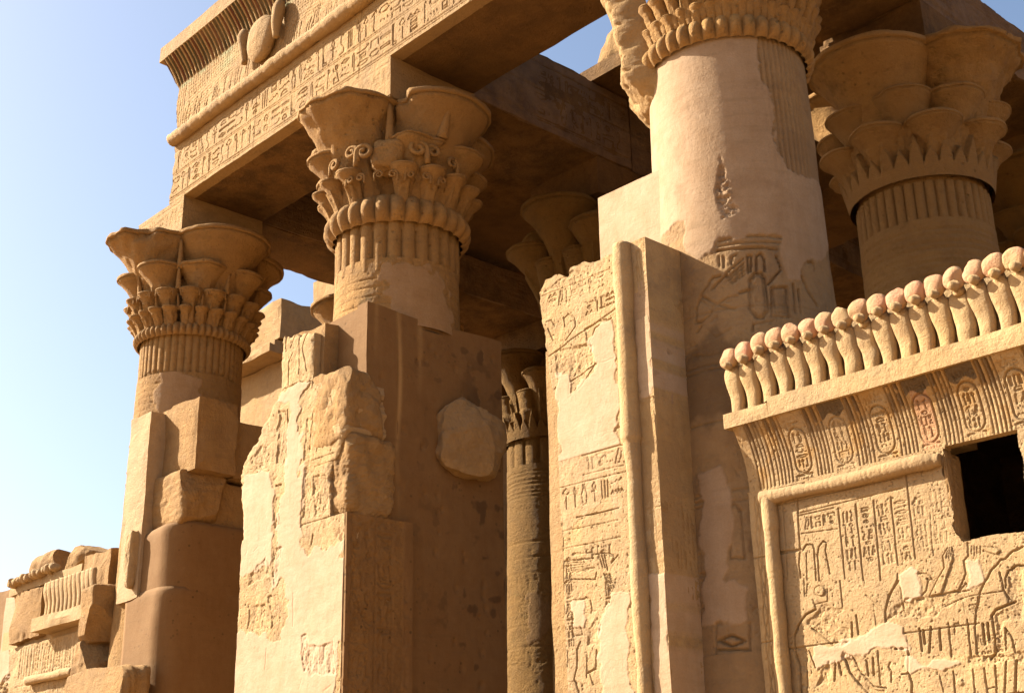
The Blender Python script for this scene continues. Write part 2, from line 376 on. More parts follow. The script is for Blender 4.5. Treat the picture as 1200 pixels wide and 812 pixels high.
def slab(name, x0, x1, y0, y1, z0, z1, mat, parent=None, seed=1, amp=.012, chip=.03, res=.12, patch=0., top_wear=0.):
    """a dressed block: box of fine faces with worn arrises and uneven skin"""
    nx, ny, nz = [max(2, min(60, int(round((b-a)/res)))) for a, b in ((x0, x1), (y0, y1), (z0, z1))]
    faces = []; Vs = []; off = 0
    def face(o, du, dv, nu, nv):
        nonlocal off
        u, v = np.meshgrid(np.linspace(0, 1, nu+1), np.linspace(0, 1, nv+1))
        Vs.append(np.asarray(o)+u[..., None]*np.asarray(du)+v[..., None]*np.asarray(dv))
        i = np.arange((nu+1)*(nv+1)).reshape(nv+1, nu+1)+off; off += i.size
        faces.append(np.stack([i[:-1, :-1], i[:-1, 1:], i[1:, 1:], i[1:, :-1]], -1).reshape(-1, 4))
    X, Y, Z = x1-x0, y1-y0, z1-z0
    face((x0, y0, z0), (X, 0, 0), (0, 0, Z), nx, nz); face((x1, y1, z0), (-X, 0, 0), (0, 0, Z), nx, nz)
    face((x1, y0, z0), (0, Y, 0), (0, 0, Z), ny, nz); face((x0, y1, z0), (0, -Y, 0), (0, 0, Z), ny, nz)
    face((x0, y0, z1), (X, 0, 0), (0, Y, 0), nx, ny); face((x0, y1, z0), (X, 0, 0), (0, -Y, 0), nx, ny)
    V = np.concatenate([v.reshape(-1, 3) for v in Vs]); F = np.concatenate(faces)
    lo, hi = np.array([x0, y0, z0]), np.array([x1, y1, z1])
    d = np.minimum(V-lo, hi-V); near = np.sort(d, 1)[:, 1]        # distance to the nearest arris
    inn = ((lo+hi)/2-V); inn /= np.linalg.norm(inn, axis=1)[:, None]+1e-9
    w = np.exp(-(near/max(chip*2.2, 1e-3))**2)*np.clip(n3(V, 5.5, seed, 3)*.8+.35, 0, 1.4)*chip
    V = V+inn*w[:, None]
    V = V+np.stack([n3(V, 4., seed+k, 4) for k in (1, 2, 3)], 1)*amp
    if top_wear: V[:, 2] -= np.clip(n3(V*[1, 1, 0], 2.2, seed+9, 4)+.3, 0, 2)*top_wear*np.clip((V[:, 2]-(z0+z1)/2)/(z1-z0)*2, 0, 1)
    return link(name, mesh_from(name, V, F, False, np.full(len(V), patch)), mat, parent)
def tube(name, pts, rad, mat, parent=None, seg=14, seed=1, amp=.006, paint=None, bands=None):
    P = np.asarray(pts, float); n = len(P)
    T = np.gradient(P, axis=0); T /= np.linalg.norm(T, axis=1)[:, None]
    ref = np.array([0, 1., 0]) if abs(T[0, 1]) < .8 else np.array([1., 0, 0])
    A = np.cross(T, ref); A /= np.linalg.norm(A, axis=1)[:, None]; B = np.cross(T, A)
    rad = np.broadcast_to(rad, (n,))
    th = np.linspace(0, 2*PI, seg, endpoint=False)
    G = P[:, None]+rad[:, None, None]*(np.cos(th)[None, :, None]*A[:, None]+np.sin(th)[None, :, None]*B[:, None])
    G = G+((G-P[:, None])/rad[:, None, None])*(n3(G, 7, seed, 3)*amp)[..., None]
    if bands is not None: G = G+((G-P[:, None])/rad[:, None, None])*bands[:, :, None]
    G = np.concatenate([np.repeat(P[:1, None], seg, 1), G, np.repeat(P[-1:, None], seg, 1)])
    return link(name, grid_mesh(name, G, close_u=True, flip=True), mat, parent)
TR={'screen':[('T',[(-6.01,4.11),(-6.02,3.52)]),('T',[(-5.84,4.11),(-5.85,3.48)]),('T',[(-5.67,4.11),(-5.69,3.46)]),('T',[(-5.51,4.11),(-5.52,3.57)]),('T',[(-5.35,4.11),(-5.36,3.58)]),('L',[(-6.42,4.12),(-6.05,4.12)]),('L',[(-6.4,3.96),(-6.04,3.94)]),('C',[(-6.41,4.26),(-6.43,3.83),(-6.45,3.59)]),('L',[(-6.59,4.25),(-5.38,4.25)]),('L',[(-6.42,4.14),(-5.39,4.16)]),('T',[(-6.4,3.82),(-6.36,3.86),(-6.3,3.85),(-6.29,3.81),(-6.3,3.55)]),('L',[(-6.37,3.79),(-6.39,3.56)]),('T',[(-6.27,3.54),(-6.26,3.75),(-6.24,3.82),(-6.19,3.86),(-6.16,3.84),(-6.18,3.78),(-6.16,3.58)]),('C',[(-6.76,3.85),(-6.59,3.84),(-6.42,3.83)]),('L',[(-6.57,4.24),(-6.57,3.9),(-6.59,3.59)]),('P',[(-5.53,3.49),(-5.4,3.49),(-5.36,3.43),(-5.35,3.28),(-5.49,3.27)]),('P',[(-4.94,3.5),(-4.83,3.49),(-4.82,3.44),(-4.81,3.31),(-4.94,3.29)]),('L',[(-5.18,3.92),(-5.2,3.68),(-5.2,3.58)]),('T',[(-5.37,3.46),(-5.31,3.46),(-5.25,3.43),(-5.24,3.4),(-5.27,3.4),(-5.3,3.32),(-5.34,3.29)]),('G',[(-5.28,3.41),(-5.28,3.41)]),('T',[(-5.53,3.49),(-5.54,3.44),(-5.59,3.37),(-5.65,3.28)]),('L',[(-5.52,3.38),(-5.52,3.18)]),('U',[(-5.07,3.62),(-5.12,3.56),(-5.12,3.47),(-5.19,3.39),(-5.28,3.27),(-5.17,3.28),(-5.1,3.41),(-5.04,3.51),(-5.03,3.58),(-5.04,3.63)]),('T',[(-5.07,3.62),(-5.12,3.56),(-5.12,3.47),(-5.19,3.39),(-5.28,3.27)]),('L',[(-5.03,3.58),(-5.04,3.51),(-5.1,3.41),(-5.17,3.28)]),('L',[(-5.07,3.54),(-5.05,3.62)]),('L',[(-5.05,3.55),(-5.03,3.61)]),('L',[(-5.09,3.54),(-5.07,3.6)]),('T',[(-4.9,3.63),(-4.91,3.53),(-4.95,3.5),(-4.95,3.4),(-5.01,3.31),(-5.04,3.27)]),('T',[(-5.27,3.27),(-5.02,3.28)]),('T',[(-4.96,3.33),(-4.94,3.27),(-5.03,3.27),(-4.96,3.33)]),('L',[(-4.87,3.6),(-4.88,3.54)]),('L',[(-4.85,3.6),(-4.86,3.52)]),('L',[(-4.83,3.59),(-4.84,3.52)]),('L',[(-4.8,3.59),(-4.81,3.53)]),('U',[(-4.79,3.58),(-4.68,3.56),(-4.64,3.53),(-4.68,3.5),(-4.78,3.55)]),('L',[(-4.79,3.58),(-4.68,3.56),(-4.64,3.53),(-4.68,3.5),(-4.78,3.55)]),('C',[(-4.47,3.53),(-4.55,3.51),(-4.62,3.46),(-4.69,3.43),(-4.78,3.34),(-4.86,3.24),(-4.91,3.11)]),('T',[(-4.65,3.25),(-4.64,3.32),(-4.61,3.37),(-4.54,3.4),(-4.48,3.39)]),('R',[(-4.63,3.34),(-4.56,3.4),(-4.48,3.39),(-4.53,3.12),(-4.61,3.13),(-4.64,3.21)]),('T',[(-4.68,3.37),(-4.67,3.29),(-4.67,3.24),(-4.63,3.16),(-4.6,3.13)]),('L',[(-5.19,3.17),(-5.02,3.22),(-4.91,3.23),(-4.67,3.23),(-4.64,3.16),(-4.65,3.13),(-4.74,3.1),(-4.78,3.07)]),('R',[(-5.49,3.27),(-5.27,3.27),(-5.06,3.29),(-5.03,3.23),(-5.19,3.17),(-5.24,3.1),(-5.67,3.15),(-5.66,3.23)]),('P',[(-6.36,2.99),(-6.16,2.99),(-5.99,3.03),(-5.79,3.1),(-5.52,3.09),(-5.51,2.91),(-5.67,2.91),(-5.91,2.91),(-6.11,2.91),(-6.23,2.86),(-6.34,2.84),(-6.39,2.81)]),('G',[(-6.33,3.31),(-6.43,3.28),(-6.51,3.21),(-6.57,3.12),(-6.58,2.98),(-6.55,2.86),(-6.56,2.65)]),('L',[(-6.42,3.56),(-6.43,3.43)]),('L',[(-6.39,3.53),(-6.41,3.43)]),('L',[(-6.35,3.39),(-6.34,3.35),(-6.21,3.36),(-6.2,3.46)]),('T',[(-6.34,3.35),(-6.33,3.31)]),('U',[(-6.22,3.45),(-6.24,3.41),(-6.28,3.41),(-6.32,3.43),(-6.33,3.46),(-6.31,3.49),(-6.27,3.5),(-6.23,3.48)]),('L',[(-6.22,3.45),(-6.24,3.41),(-6.28,3.41),(-6.32,3.43),(-6.33,3.46),(-6.31,3.49),(-6.27,3.5),(-6.23,3.48),(-6.22,3.45)]),('R',[(-6.33,3.31),(-6.05,3.3),(-6.04,3.26),(-6.19,3.19),(-6.04,3.11),(-6.04,3.03),(-6.17,3.0),(-6.26,3.05),(-6.33,3.12),(-6.44,3.16),(-6.53,3.11),(-6.44,3.26)]),('T',[(-6.39,3.16),(-6.29,3.08),(-6.2,3.0)]),('T',[(-6.44,2.98),(-6.39,2.84)]),('L',[(-6.47,2.92),(-6.5,2.65)]),('R',[(-6.58,3.03),(-6.46,3.01),(-6.51,2.62),(-6.57,2.63)]),('R',[(-6.37,2.81),(-6.25,2.86),(-6.29,2.7),(-6.38,2.7)]),('G',[(-6.0,3.16),(-6.01,3.05)]),('G',[(-5.95,3.21),(-5.95,3.06)]),('G',[(-6.19,2.87),(-6.22,2.72)]),('G',[(-6.16,2.85),(-6.15,2.76)]),('G',[(-5.9,2.84),(-5.9,2.73)]),('G',[(-5.84,2.86),(-5.85,2.73)]),('L',[(-5.78,3.11),(-5.78,3.28)]),('L',[(-5.84,3.36),(-5.73,3.26)]),('L',[(-5.78,3.28),(-5.72,3.22)]),('R',[(-6.11,2.91),(-6.03,2.89),(-5.98,2.77),(-5.86,2.64),(-5.75,2.62),(-5.77,2.56),(-5.87,2.57),(-6.0,2.68),(-6.07,2.77)]),('T',[(-6.11,2.91),(-6.07,2.77),(-6.0,2.68),(-5.9,2.57)]),('T',[(-6.03,2.89),(-5.98,2.77),(-5.86,2.64),(-5.75,2.62)]),('T',[(-5.79,2.91),(-5.8,2.65)]),('T',[(-5.69,2.81),(-5.71,2.78),(-5.69,2.74),(-5.7,2.66)]),('T',[(-6.07,3.51),(-6.07,3.3)]),('G',[(-5.53,3.43),(-5.63,3.33),(-5.68,3.21),(-5.69,3.11)]),('P',[(-5.52,2.8),(-5.2,2.78),(-5.11,2.81),(-5.05,2.76),(-5.03,2.72),(-5.17,2.69),(-5.52,2.71)]),('G',[(-5.63,2.91),(-5.52,2.9),(-5.52,2.82),(-5.54,2.72),(-5.52,2.63),(-5.54,2.54)]),('T',[(-5.6,2.71),(-5.54,2.71)]),('G',[(-5.4,3.04),(-5.4,2.87)]),('G',[(-5.37,3.02),(-5.37,2.92)]),('G',[(-5.3,3.04),(-5.34,2.85)]),('G',[(-5.23,3.02),(-5.24,2.86)]),('G',[(-4.87,3.01),(-4.88,2.86)]),('G',[(-4.83,3.01),(-4.84,2.89)]),('T',[(-5.15,3.05),(-5.16,2.8)]),('T',[(-4.99,3.06),(-5.0,2.79)]),('C',[(-4.88,3.21),(-4.91,3.12),(-4.94,2.99),(-4.95,2.8)]),('L',[(-5.11,2.96),(-5.1,3.04),(-5.07,3.04),(-5.02,2.98)]),('G',[(-4.59,3.14),(-4.75,3.1),(-4.79,3.06),(-4.79,2.93),(-4.8,2.79),(-4.85,2.75)]),('T',[(-4.7,2.96),(-4.66,2.89),(-4.65,2.78)]),('T',[(-4.7,2.94),(-4.72,2.8)]),('R',[(-5.09,2.81),(-4.89,2.76),(-4.58,2.77),(-4.59,2.71),(-4.89,2.73),(-5.03,2.72)]),('R',[(-4.77,3.07),(-4.59,3.14),(-4.53,3.12),(-4.55,2.99),(-4.7,3.0),(-4.72,2.8),(-4.79,2.79)]),('L',[(-5.0,2.69),(-5.01,2.5)]),('T',[(-4.91,2.69),(-4.91,2.49)]),('T',[(-4.82,2.7),(-4.83,2.57),(-4.84,2.49)]),('L',[(-4.9,2.54),(-4.83,2.55)]),('T',[(-4.73,2.72),(-4.78,2.48)]),('G',[(-4.65,2.72),(-4.7,2.47)]),('L',[(-5.28,2.68),(-5.26,2.52)]),('T',[(-5.16,2.69),(-5.17,2.51)]),('U',[(-5.09,2.6),(-5.11,2.58),(-5.14,2.59),(-5.15,2.61),(-5.13,2.63),(-5.1,2.63)])],
'jambC':[('P',[(-8.0,3.62),(-8.1,3.61),(-8.12,3.55),(-8.18,3.51),(-8.28,3.32),(-8.32,3.2),(-8.34,3.03),(-8.32,2.91),(-8.31,2.7),(-7.95,2.67),(-7.92,3.6)]),('L',[(-8.72,4.31),(-7.99,4.29)]),('L',[(-8.72,4.14),(-7.98,4.13)]),('L',[(-8.73,4.39),(-8.77,2.85)]),('L',[(-8.71,4.39),(-8.76,2.84)]),('T',[(-8.53,4.41),(-8.22,4.4),(-7.98,4.4)]),('T',[(-8.72,4.02),(-8.33,3.99)]),('L',[(-8.71,4.0),(-8.44,3.97)]),('L',[(-8.71,3.97),(-8.41,3.95)]),('L',[(-8.69,3.94),(-8.38,3.93)]),('L',[(-8.66,3.92),(-8.35,3.91)]),('L',[(-8.61,3.9),(-8.34,3.9)]),('L',[(-8.55,3.89),(-8.32,3.9)]),('L',[(-8.48,3.88),(-8.32,3.9)]),('T',[(-8.26,4.01),(-8.22,3.88)]),('T',[(-8.23,4.01),(-8.19,3.88)]),('T',[(-8.19,4.0),(-8.16,3.85)]),('T',[(-8.21,3.83),(-8.13,3.63)]),('T',[(-8.18,3.82),(-8.11,3.65)]),('T',[(-8.15,3.81),(-8.09,3.68)]),('T',[(-8.13,3.79),(-8.07,3.72)]),('T',[(-8.42,4.05),(-8.36,4.05),(-8.33,4.02),(-8.23,4.02),(-8.12,4.0),(-8.07,3.96),(-8.11,3.91),(-8.02,3.97)]),('T',[(-8.73,3.81),(-8.66,3.84),(-8.45,3.81),(-8.32,3.79),(-8.3,3.85)]),('T',[(-8.64,3.61),(-8.62,3.64),(-8.46,3.63),(-8.44,3.65)]),('T',[(-8.44,3.64),(-8.39,3.62),(-8.37,3.52),(-8.39,3.49)]),('C',[(-7.99,3.61),(-8.1,3.61),(-8.12,3.55),(-8.18,3.51)]),('P',[(-8.62,3.63),(-8.46,3.62),(-8.46,3.47),(-8.49,3.38),(-8.63,3.39)]),('C',[(-8.1,3.59),(-8.12,3.53),(-8.18,3.5)]),('T',[(-8.64,3.64),(-8.64,3.48),(-8.64,3.31),(-8.51,3.31),(-8.53,3.38)]),('G',[(-8.54,3.25),(-8.59,3.18),(-8.6,3.02),(-8.64,2.92),(-8.59,2.79)]),('T',[(-8.46,3.14),(-8.48,2.92)]),('G',[(-8.34,3.15),(-8.36,2.99),(-8.47,2.96)]),('T',[(-8.44,2.96),(-8.4,2.85)]),('L',[(-8.71,3.19),(-8.72,3.04)]),('R',[(-8.8,2.93),(-8.5,2.88),(-8.49,2.78),(-8.81,2.81)]),('R',[(-8.45,3.35),(-8.31,3.43),(-8.3,3.32),(-8.35,3.2),(-8.45,3.21)]),('P',[(-8.71,5.88),(-8.56,5.85),(-8.57,5.61),(-8.4,5.68),(-8.2,5.86),(-8.24,6.02),(-8.25,6.12),(-8.18,6.23),(-7.96,6.25),(-7.95,6.23),(-7.93,5.28),(-7.99,4.21),(-8.14,4.77),(-8.22,4.47),(-8.43,4.44),(-8.77,4.23)]),('C',[(-8.24,6.02),(-8.25,6.12),(-8.18,6.23),(-7.96,6.27)]),('T',[(-8.85,6.5),(-8.78,6.5),(-8.73,6.42)]),('T',[(-8.59,6.37),(-8.6,6.46),(-8.53,6.49),(-8.45,6.43),(-8.44,6.33),(-8.58,6.22)]),('T',[(-8.83,6.42),(-8.79,6.33),(-8.76,6.27)]),('C',[(-8.32,6.26),(-8.21,6.27),(-8.02,6.28)]),('R',[(-8.73,6.14),(-8.23,6.05),(-8.2,5.86),(-8.39,5.82),(-8.69,5.89)]),('L',[(-8.9,6.8),(-7.96,6.79)]),('T',[(-8.1,6.42),(-7.98,6.42)]),('C',[(-8.2,5.87),(-7.95,5.86)]),('R',[(-8.97,6.82),(-8.46,6.96),(-8.3,6.86),(-8.34,6.77),(-8.67,6.81)]),('T',[(-8.57,5.61),(-8.55,5.77),(-8.2,5.86),(-8.4,5.68),(-8.57,5.61)]),('U',[(-8.59,6.2),(-8.46,6.29),(-8.3,6.23),(-8.29,6.11),(-8.41,6.09)])],
'colC':[('T',[(20.57,6.72),(38.27,6.71),(47.55,6.71),(59.19,6.69)]),('L',[(22.15,6.82),(38.91,6.83),(62.31,6.82)]),('L',[(21.89,6.77),(38.59,6.77),(61.91,6.76)]),('T',[(38.02,6.09),(39.64,6.39),(43.04,6.45),(47.14,6.45),(49.33,6.38),(49.03,6.06),(45.55,5.99),(41.57,6.0),(38.02,6.09)]),('L',[(39.52,6.08),(41.11,6.38),(43.92,6.43),(46.48,6.42),(47.94,6.37),(47.54,6.07),(45.18,6.01),(42.21,6.02),(39.52,6.08)]),('T',[(52.49,6.3),(50.8,6.01),(61.4,6.0),(62.36,6.31),(52.49,6.3)]),('L',[(53.49,6.29),(53.03,6.04),(60.01,6.04),(60.92,6.3),(53.49,6.29)]),('L',[(39.17,5.93),(51.54,5.96)]),('T',[(38.86,5.87),(39.17,5.93)]),('T',[(13.92,6.4),(8.24,6.32),(3.8,6.19),(3.06,6.05)]),('T',[(3.06,6.05),(6.72,6.04),(12.83,6.08),(16.65,6.17),(25.5,6.23),(31.7,6.23)]),('T',[(8.15,6.3),(17.81,6.18),(28.99,6.1)]),('L',[(7.29,6.26),(17.56,6.13),(30.0,6.1)]),('T',[(14.01,6.42),(17.02,6.46),(21.4,6.46)]),('T',[(15.32,6.34),(25.67,6.46)]),('L',[(25.15,6.47),(36.67,6.6)]),('L',[(26.02,6.43),(37.0,6.56)]),('L',[(26.4,6.4),(36.78,6.52)]),('L',[(27.86,6.38),(36.55,6.48)]),('L',[(29.35,6.37),(36.37,6.44)]),('L',[(29.28,6.56),(29.63,6.63),(32.87,6.65)]),('T',[(38.99,6.46),(39.39,6.63),(41.98,6.63),(40.6,6.47)]),('T',[(44.06,6.45),(45.01,6.62),(48.25,6.65),(49.89,6.57),(49.3,6.47)]),('T',[(50.6,6.33),(60.15,6.49),(57.7,6.62)]),('G',[(32.88,6.26),(39.05,6.28)]),('T',[(74.2,6.45),(78.26,6.29),(84.56,6.17)]),('T',[(70.53,6.3),(69.97,6.07)]),('T',[(67.22,6.35),(66.34,6.06)]),('T',[(81.1,6.61),(85.93,6.63),(86.9,6.56)]),('L',[(11.02,5.95),(16.11,5.85),(25.93,5.91)]),('L',[(13.6,6.01),(17.22,6.07),(16.62,5.95)]),('T',[(3.76,5.95),(6.54,6.0)]),('C',[(-0.06,5.73),(23.86,5.71)]),('L',[(24.54,6.66),(24.46,6.54)]),('L',[(21.37,6.67),(21.39,6.56)]),('P',[(0.24,7.48),(-3.73,6.78),(11.35,6.69),(19.49,6.73),(22.24,6.84),(38.96,6.83),(62.43,6.84),(62.19,6.63),(65.32,6.41),(71.45,6.42),(79.76,6.62),(89.71,6.66),(121.53,6.98),(121.22,7.61)]),('L',[(17.62,4.25),(19.87,4.28),(23.49,4.2),(23.72,3.79),(15.17,3.8),(16.38,4.22)]),('P',[(-2.71,4.58),(12.81,4.65),(19.06,4.32),(13.6,3.8),(9.9,3.63),(24.75,3.53),(23.16,3.24),(-4.09,3.28)]),('T',[(4.19,3.12),(12.57,3.15),(19.86,3.09),(12.04,3.06),(4.19,3.12)]),('T',[(3.68,3.04),(20.93,3.02)]),('T',[(3.26,2.97),(20.61,2.96)]),('L',[(4.43,2.87),(11.24,2.91),(19.05,2.86),(18.07,2.68)]),('L',[(3.31,3.27),(-0.23,2.69)]),('L',[(23.16,3.24),(21.86,2.66)])],
'jambB':[('T',[(-13.0,7.58),(-12.96,6.98)]),('T',[(-12.8,7.54),(-12.91,7.32),(-12.8,6.98)]),('T',[(-13.12,7.32),(-13.2,7.18),(-13.19,6.89)]),('T',[(-13.08,7.56),(-13.18,7.39)]),('L',[(-13.3,7.53),(-13.27,7.36)]),('G',[(-13.29,7.58),(-13.29,7.41)]),('C',[(-13.35,6.86),(-13.16,6.87),(-12.93,6.88),(-12.69,6.82),(-12.77,6.74),(-12.86,6.71)]),('P',[(-13.35,6.83),(-13.16,6.85),(-12.93,6.86),(-12.71,6.81),(-12.83,6.72),(-12.92,6.61),(-12.93,6.35),(-12.94,5.98),(-13.03,5.91),(-13.1,6.01),(-13.14,6.66),(-13.54,6.71)]),('L',[(-12.55,6.65),(-11.98,6.68)]),('L',[(-12.55,6.65),(-12.53,6.44)]),('L',[(-12.38,6.4),(-12.33,6.53),(-12.27,6.52),(-12.23,6.4)]),('G',[(-13.17,6.57),(-13.14,5.79)]),('R',[(-13.38,6.62),(-13.19,6.58),(-13.16,5.86),(-13.38,5.93)]),('G',[(-12.62,6.44),(-12.67,5.96)]),('R',[(-12.76,6.34),(-12.62,6.31),(-12.66,5.77),(-12.76,5.82)]),('R',[(-12.72,5.71),(-12.58,5.7),(-12.62,5.12),(-12.76,5.12)]),('G',[(-13.35,5.64),(-13.22,5.63)]),('R',[(-13.37,5.46),(-13.24,5.46),(-13.25,5.15),(-13.34,5.12)]),('T',[(-12.52,5.89),(-12.47,6.13),(-12.2,6.19)]),('U',[(-12.26,6.14),(-12.06,6.13),(-11.99,6.0),(-12.22,6.01)]),('L',[(-12.59,5.8),(-12.18,5.8)]),('L',[(-12.55,5.71),(-12.14,5.71)]),('R',[(-14.01,6.11),(-13.67,6.21),(-13.47,6.08),(-13.49,5.89),(-13.84,5.94)]),('P',[(-14.11,5.95),(-13.49,5.84),(-13.4,5.59),(-13.36,4.72),(-14.06,4.62)]),('G',[(-12.56,4.79),(-12.53,4.9)]),('R',[(-12.56,5.59),(-12.27,5.57),(-12.25,5.13),(-12.51,5.1)]),('P',[(-12.78,4.38),(-12.57,4.52),(-12.15,4.6),(-11.87,4.55),(-11.9,3.62),(-12.6,3.7),(-12.78,3.8),(-12.85,4.28)]),('R',[(-13.37,4.9),(-13.15,4.86),(-13.18,4.65),(-13.27,4.41),(-13.36,4.55)]),('R',[(-13.89,4.3),(-13.49,4.22),(-13.43,3.92),(-13.86,3.95)]),('R',[(-13.42,4.3),(-13.15,4.28),(-13.17,4.01),(-13.35,3.91)]),('R',[(-12.71,3.77),(-12.6,3.78),(-12.56,3.61),(-12.07,3.62),(-12.02,3.28),(-12.29,3.29),(-12.61,3.36)]),('G',[(-12.51,3.37),(-12.62,3.58)]),('T',[(-12.42,3.38),(-12.27,3.5)]),('G',[(-12.89,4.27),(-12.88,3.89)]),('G',[(-13.41,3.69),(-13.41,3.46)]),('T',[(-13.79,4.9),(-13.69,4.95)]),('T',[(-13.97,4.9),(-13.94,4.92)]),('T',[(-12.23,3.3),(-12.12,3.31)]),('G',[(-12.22,3.11),(-12.08,3.16)]),('T',[(-12.69,3.17),(-12.64,3.28)]),('P',[(-14.1,3.96),(-13.46,3.88),(-13.38,3.41),(-13.52,3.2),(-14.15,3.25)]),('R',[(-13.88,4.61),(-13.5,4.79),(-13.44,4.58),(-13.91,4.48)])]}
# ================================================================== the setting
bm = bmesh.new(); bmesh.ops.create_grid(bm, x_segments=40, y_segments=40, size=400)
ground = bm_obj('ground', bm, M_SAND); tag(ground, kind='structure')

# ================================================================== columns
def bell(ang, c0, r0, z0, c1, r1, z1, pw, lip, seg, seed, erode, nt=34, droop=0.):
    t = np.linspace(0, 1, nt); c = c0+(c1-c0)*t**1.25; r = r0+(r1-r0)*t**pw; z = z0+(z1-z0)*t
    c = list(c); r = list(r); z = list(z)
    c += [c1]*6; r += [r1*.97, r1*1.035, r1*1.045, r1*1.045, r1*1.03, r1*.5]; z += [z1+.004, z1+.006, z1+.012, z1+lip-.008, z1+lip, z1+lip]
    th = np.linspace(0, 2*PI, seg, endpoint=False)
    c, r, z = map(np.array, (c, r, z))
    x = c[:, None]+r[:, None]*np.cos(th); y = r[:, None]*np.sin(th)
    zz = z[:, None]+0*th
    if droop: zz = zz-droop*(t[-1]*np.clip(x-.9*c1, 0, 9)**2)*(z[:, None] > z0+.6*(z1-z0))
    P = np.stack([x*math.cos(ang)-y*math.sin(ang), x*math.sin(ang)+y*math.cos(ang), zz], -1)
    w = np.clip((zz-z0)/(z1-z0), .15, 1)
    tt = np.clip((zz-z0)/(z1-z0), 0, 1.2)
    out = np.stack([np.cos(th+ang), np.sin(th+ang), 0*th], -1)[None]
    nl = 10 if r1 > .5 else 8 if r1 > .25 else 6
    tri = 1-np.abs(((th*nl/2/PI) % 1)*2-1)
    lim = (.16+.34*tri**.8) if r1 > .5 else (.30+.45*tri**.8)
    edge = np.clip((lim[None]-tt)/.035, -.35, 1)
    d0 = (edge*.5+.5*(tt < lim[None])*np.clip(1-np.abs(tri[None]-1)/.16, 0, 1))*min(.045, r1*.17)*np.clip(tt/.12, 0, 1)
    d0 += -np.clip(1-np.abs(tt-.86)/.02, 0, 1)*.008
    P = P+out*d0[..., None]
    d = n3(P, 6, seed, 4)[..., None]*erode*w[..., None]+n3(P, 26, seed+2, 3)[..., None]*erode*.5*w[..., None]
    chip = np.clip(n3(P*[1, 1, .3], 5, seed+7, 3)-.55, 0, 1.2)*np.clip((tt-.75)/.25, 0, 1)
    d = d-(chip*r1*.34)[..., None]
    P = P+out*d
    P[-3:, :, 2] += n3(P[-3:], 9, seed+5, 3)*erode*.6
    return P
def capital(cap, mat, tiers, seed, erode=.012, core_top=10.7, damage={}):
    """cap: Empty or column the tiers hang on; every bell is a part of its own"""
    z = np.linspace(8.95, core_top, 14); R = np.interp(z, [8.95, 9.15, 9.3, 10.3, 10.7], [.79, .79, .70, .70, .78])
    th = np.linspace(0, 2*PI, 64, endpoint=False)
    P = np.stack([R[:, None]*np.cos(th), R[:, None]*np.sin(th), z[:, None]+0*th], -1)
    core = link('capital', grid_mesh('capital', P, close_u=True), mat, cap)
    for name, n, ph, z0, z1, c0, r0, c1, r1, pw, lip, seg in tiers:
        for k in range(n):
            a = math.radians(ph)+2*PI*k/n
            er = damage.get((name, k), erode)
            if er is None: continue
            P = bell(a, c0, r0, z0, c1, r1, z1, pw, lip, seg, seed*31+k+int(z0*10), er)
            link(name, grid_mesh(name, P, close_u=True), mat, core)
    return core
def ribbed(name, par, mat, z0, z1, R, n, depth, seed, taper=0., bottom_wear=0., rnd=.5, phase=0.):
    nth = n*10; th = np.linspace(0, 2*PI, nth, endpoint=False); nz = max(8, int((z1-z0)/.03)); z = np.linspace(z0, z1, nz)
    rib = np.abs(np.cos(th*n/2+phase))**rnd
    Z, T = np.meshgrid(z, th, indexing='ij')
    Rr = R+taper*(Z-z0)+depth*(rib[None]-.5)
    P = np.stack([Rr*np.cos(T), Rr*np.sin(T), Z], -1)
    nn = n3(P, 5, seed, 4)
    Rr = Rr+nn*.006
    if bottom_wear: Rr = np.where(Z < z0+bottom_wear*(.6+.8*n3(P*[1, 1, 0], 4, seed+2, 2)), np.minimum(Rr, R-.012), Rr)
    P = np.stack([Rr*np.cos(T), Rr*np.sin(T), Z], -1)
    return link(name, grid_mesh(name, P, close_u=True), mat, par)
def bud_ring(name, par, mat, n, R, z0, z1, rad, seed, erode=.006, pw=1.0):
    """a ring of little buds, carved as one moulding"""
    nth = n*10; th = np.linspace(0, 2*PI, nth, endpoint=False); z = np.linspace(z0, z1, 16); t = (z-z0)/(z1-z0)
    prof = np.sin(PI*np.clip(t*.92+.04, 0, 1))**.6*(1.15-.3*t)
    rib = np.abs(np.cos(th*n/2))**.6
    Z, T = np.meshgrid(z, th, indexing='ij')
    Rr = R+(.3+.7*rib[None])*prof[:, None]*rad*2*pw-rad*.4
    P = np.stack([Rr*np.cos(T), Rr*np.sin(T), Z], -1); Rr = Rr+n3(P, 8, seed, 4)*erode
    P = np.stack([Rr*np.cos(T), Rr*np.sin(T), Z], -1)
    return link(name, grid_mesh(name, P, close_u=True), mat, par)
def shaft_R(z): return .815+(9.05-z)*.0175
def shaft(par, mat, z0, z1, res, seed, work=None, rings=(), joints=()):
    Rm = .86
    rl = Relief(-PI*Rm, PI*Rm, z0, z1, res, seed)
    if work: work(rl, Rm)
    for zz, d in rings:
        rl.line([(-PI*Rm, zz), (PI*Rm, zz)], .02, d)
    js = [[(-PI*Rm, zz), (PI*Rm, zz)] for zz in joints]
    rl.finish(.006, joints=js)
    H = rl.H[:, :-1]; th = rl.U[:-1]/Rm; Rr = shaft_R(rl.V)[:, None]+H
    P = np.stack([Rr*np.sin(th), -Rr*np.cos(th), rl.V[:, None]+0*th], -1)
    o = link('shaft', grid_mesh('shaft', P, close_u=True, patch=rl.patch[:, :-1], paint=rl.paint[:, :-1]), mat, par)
    return o
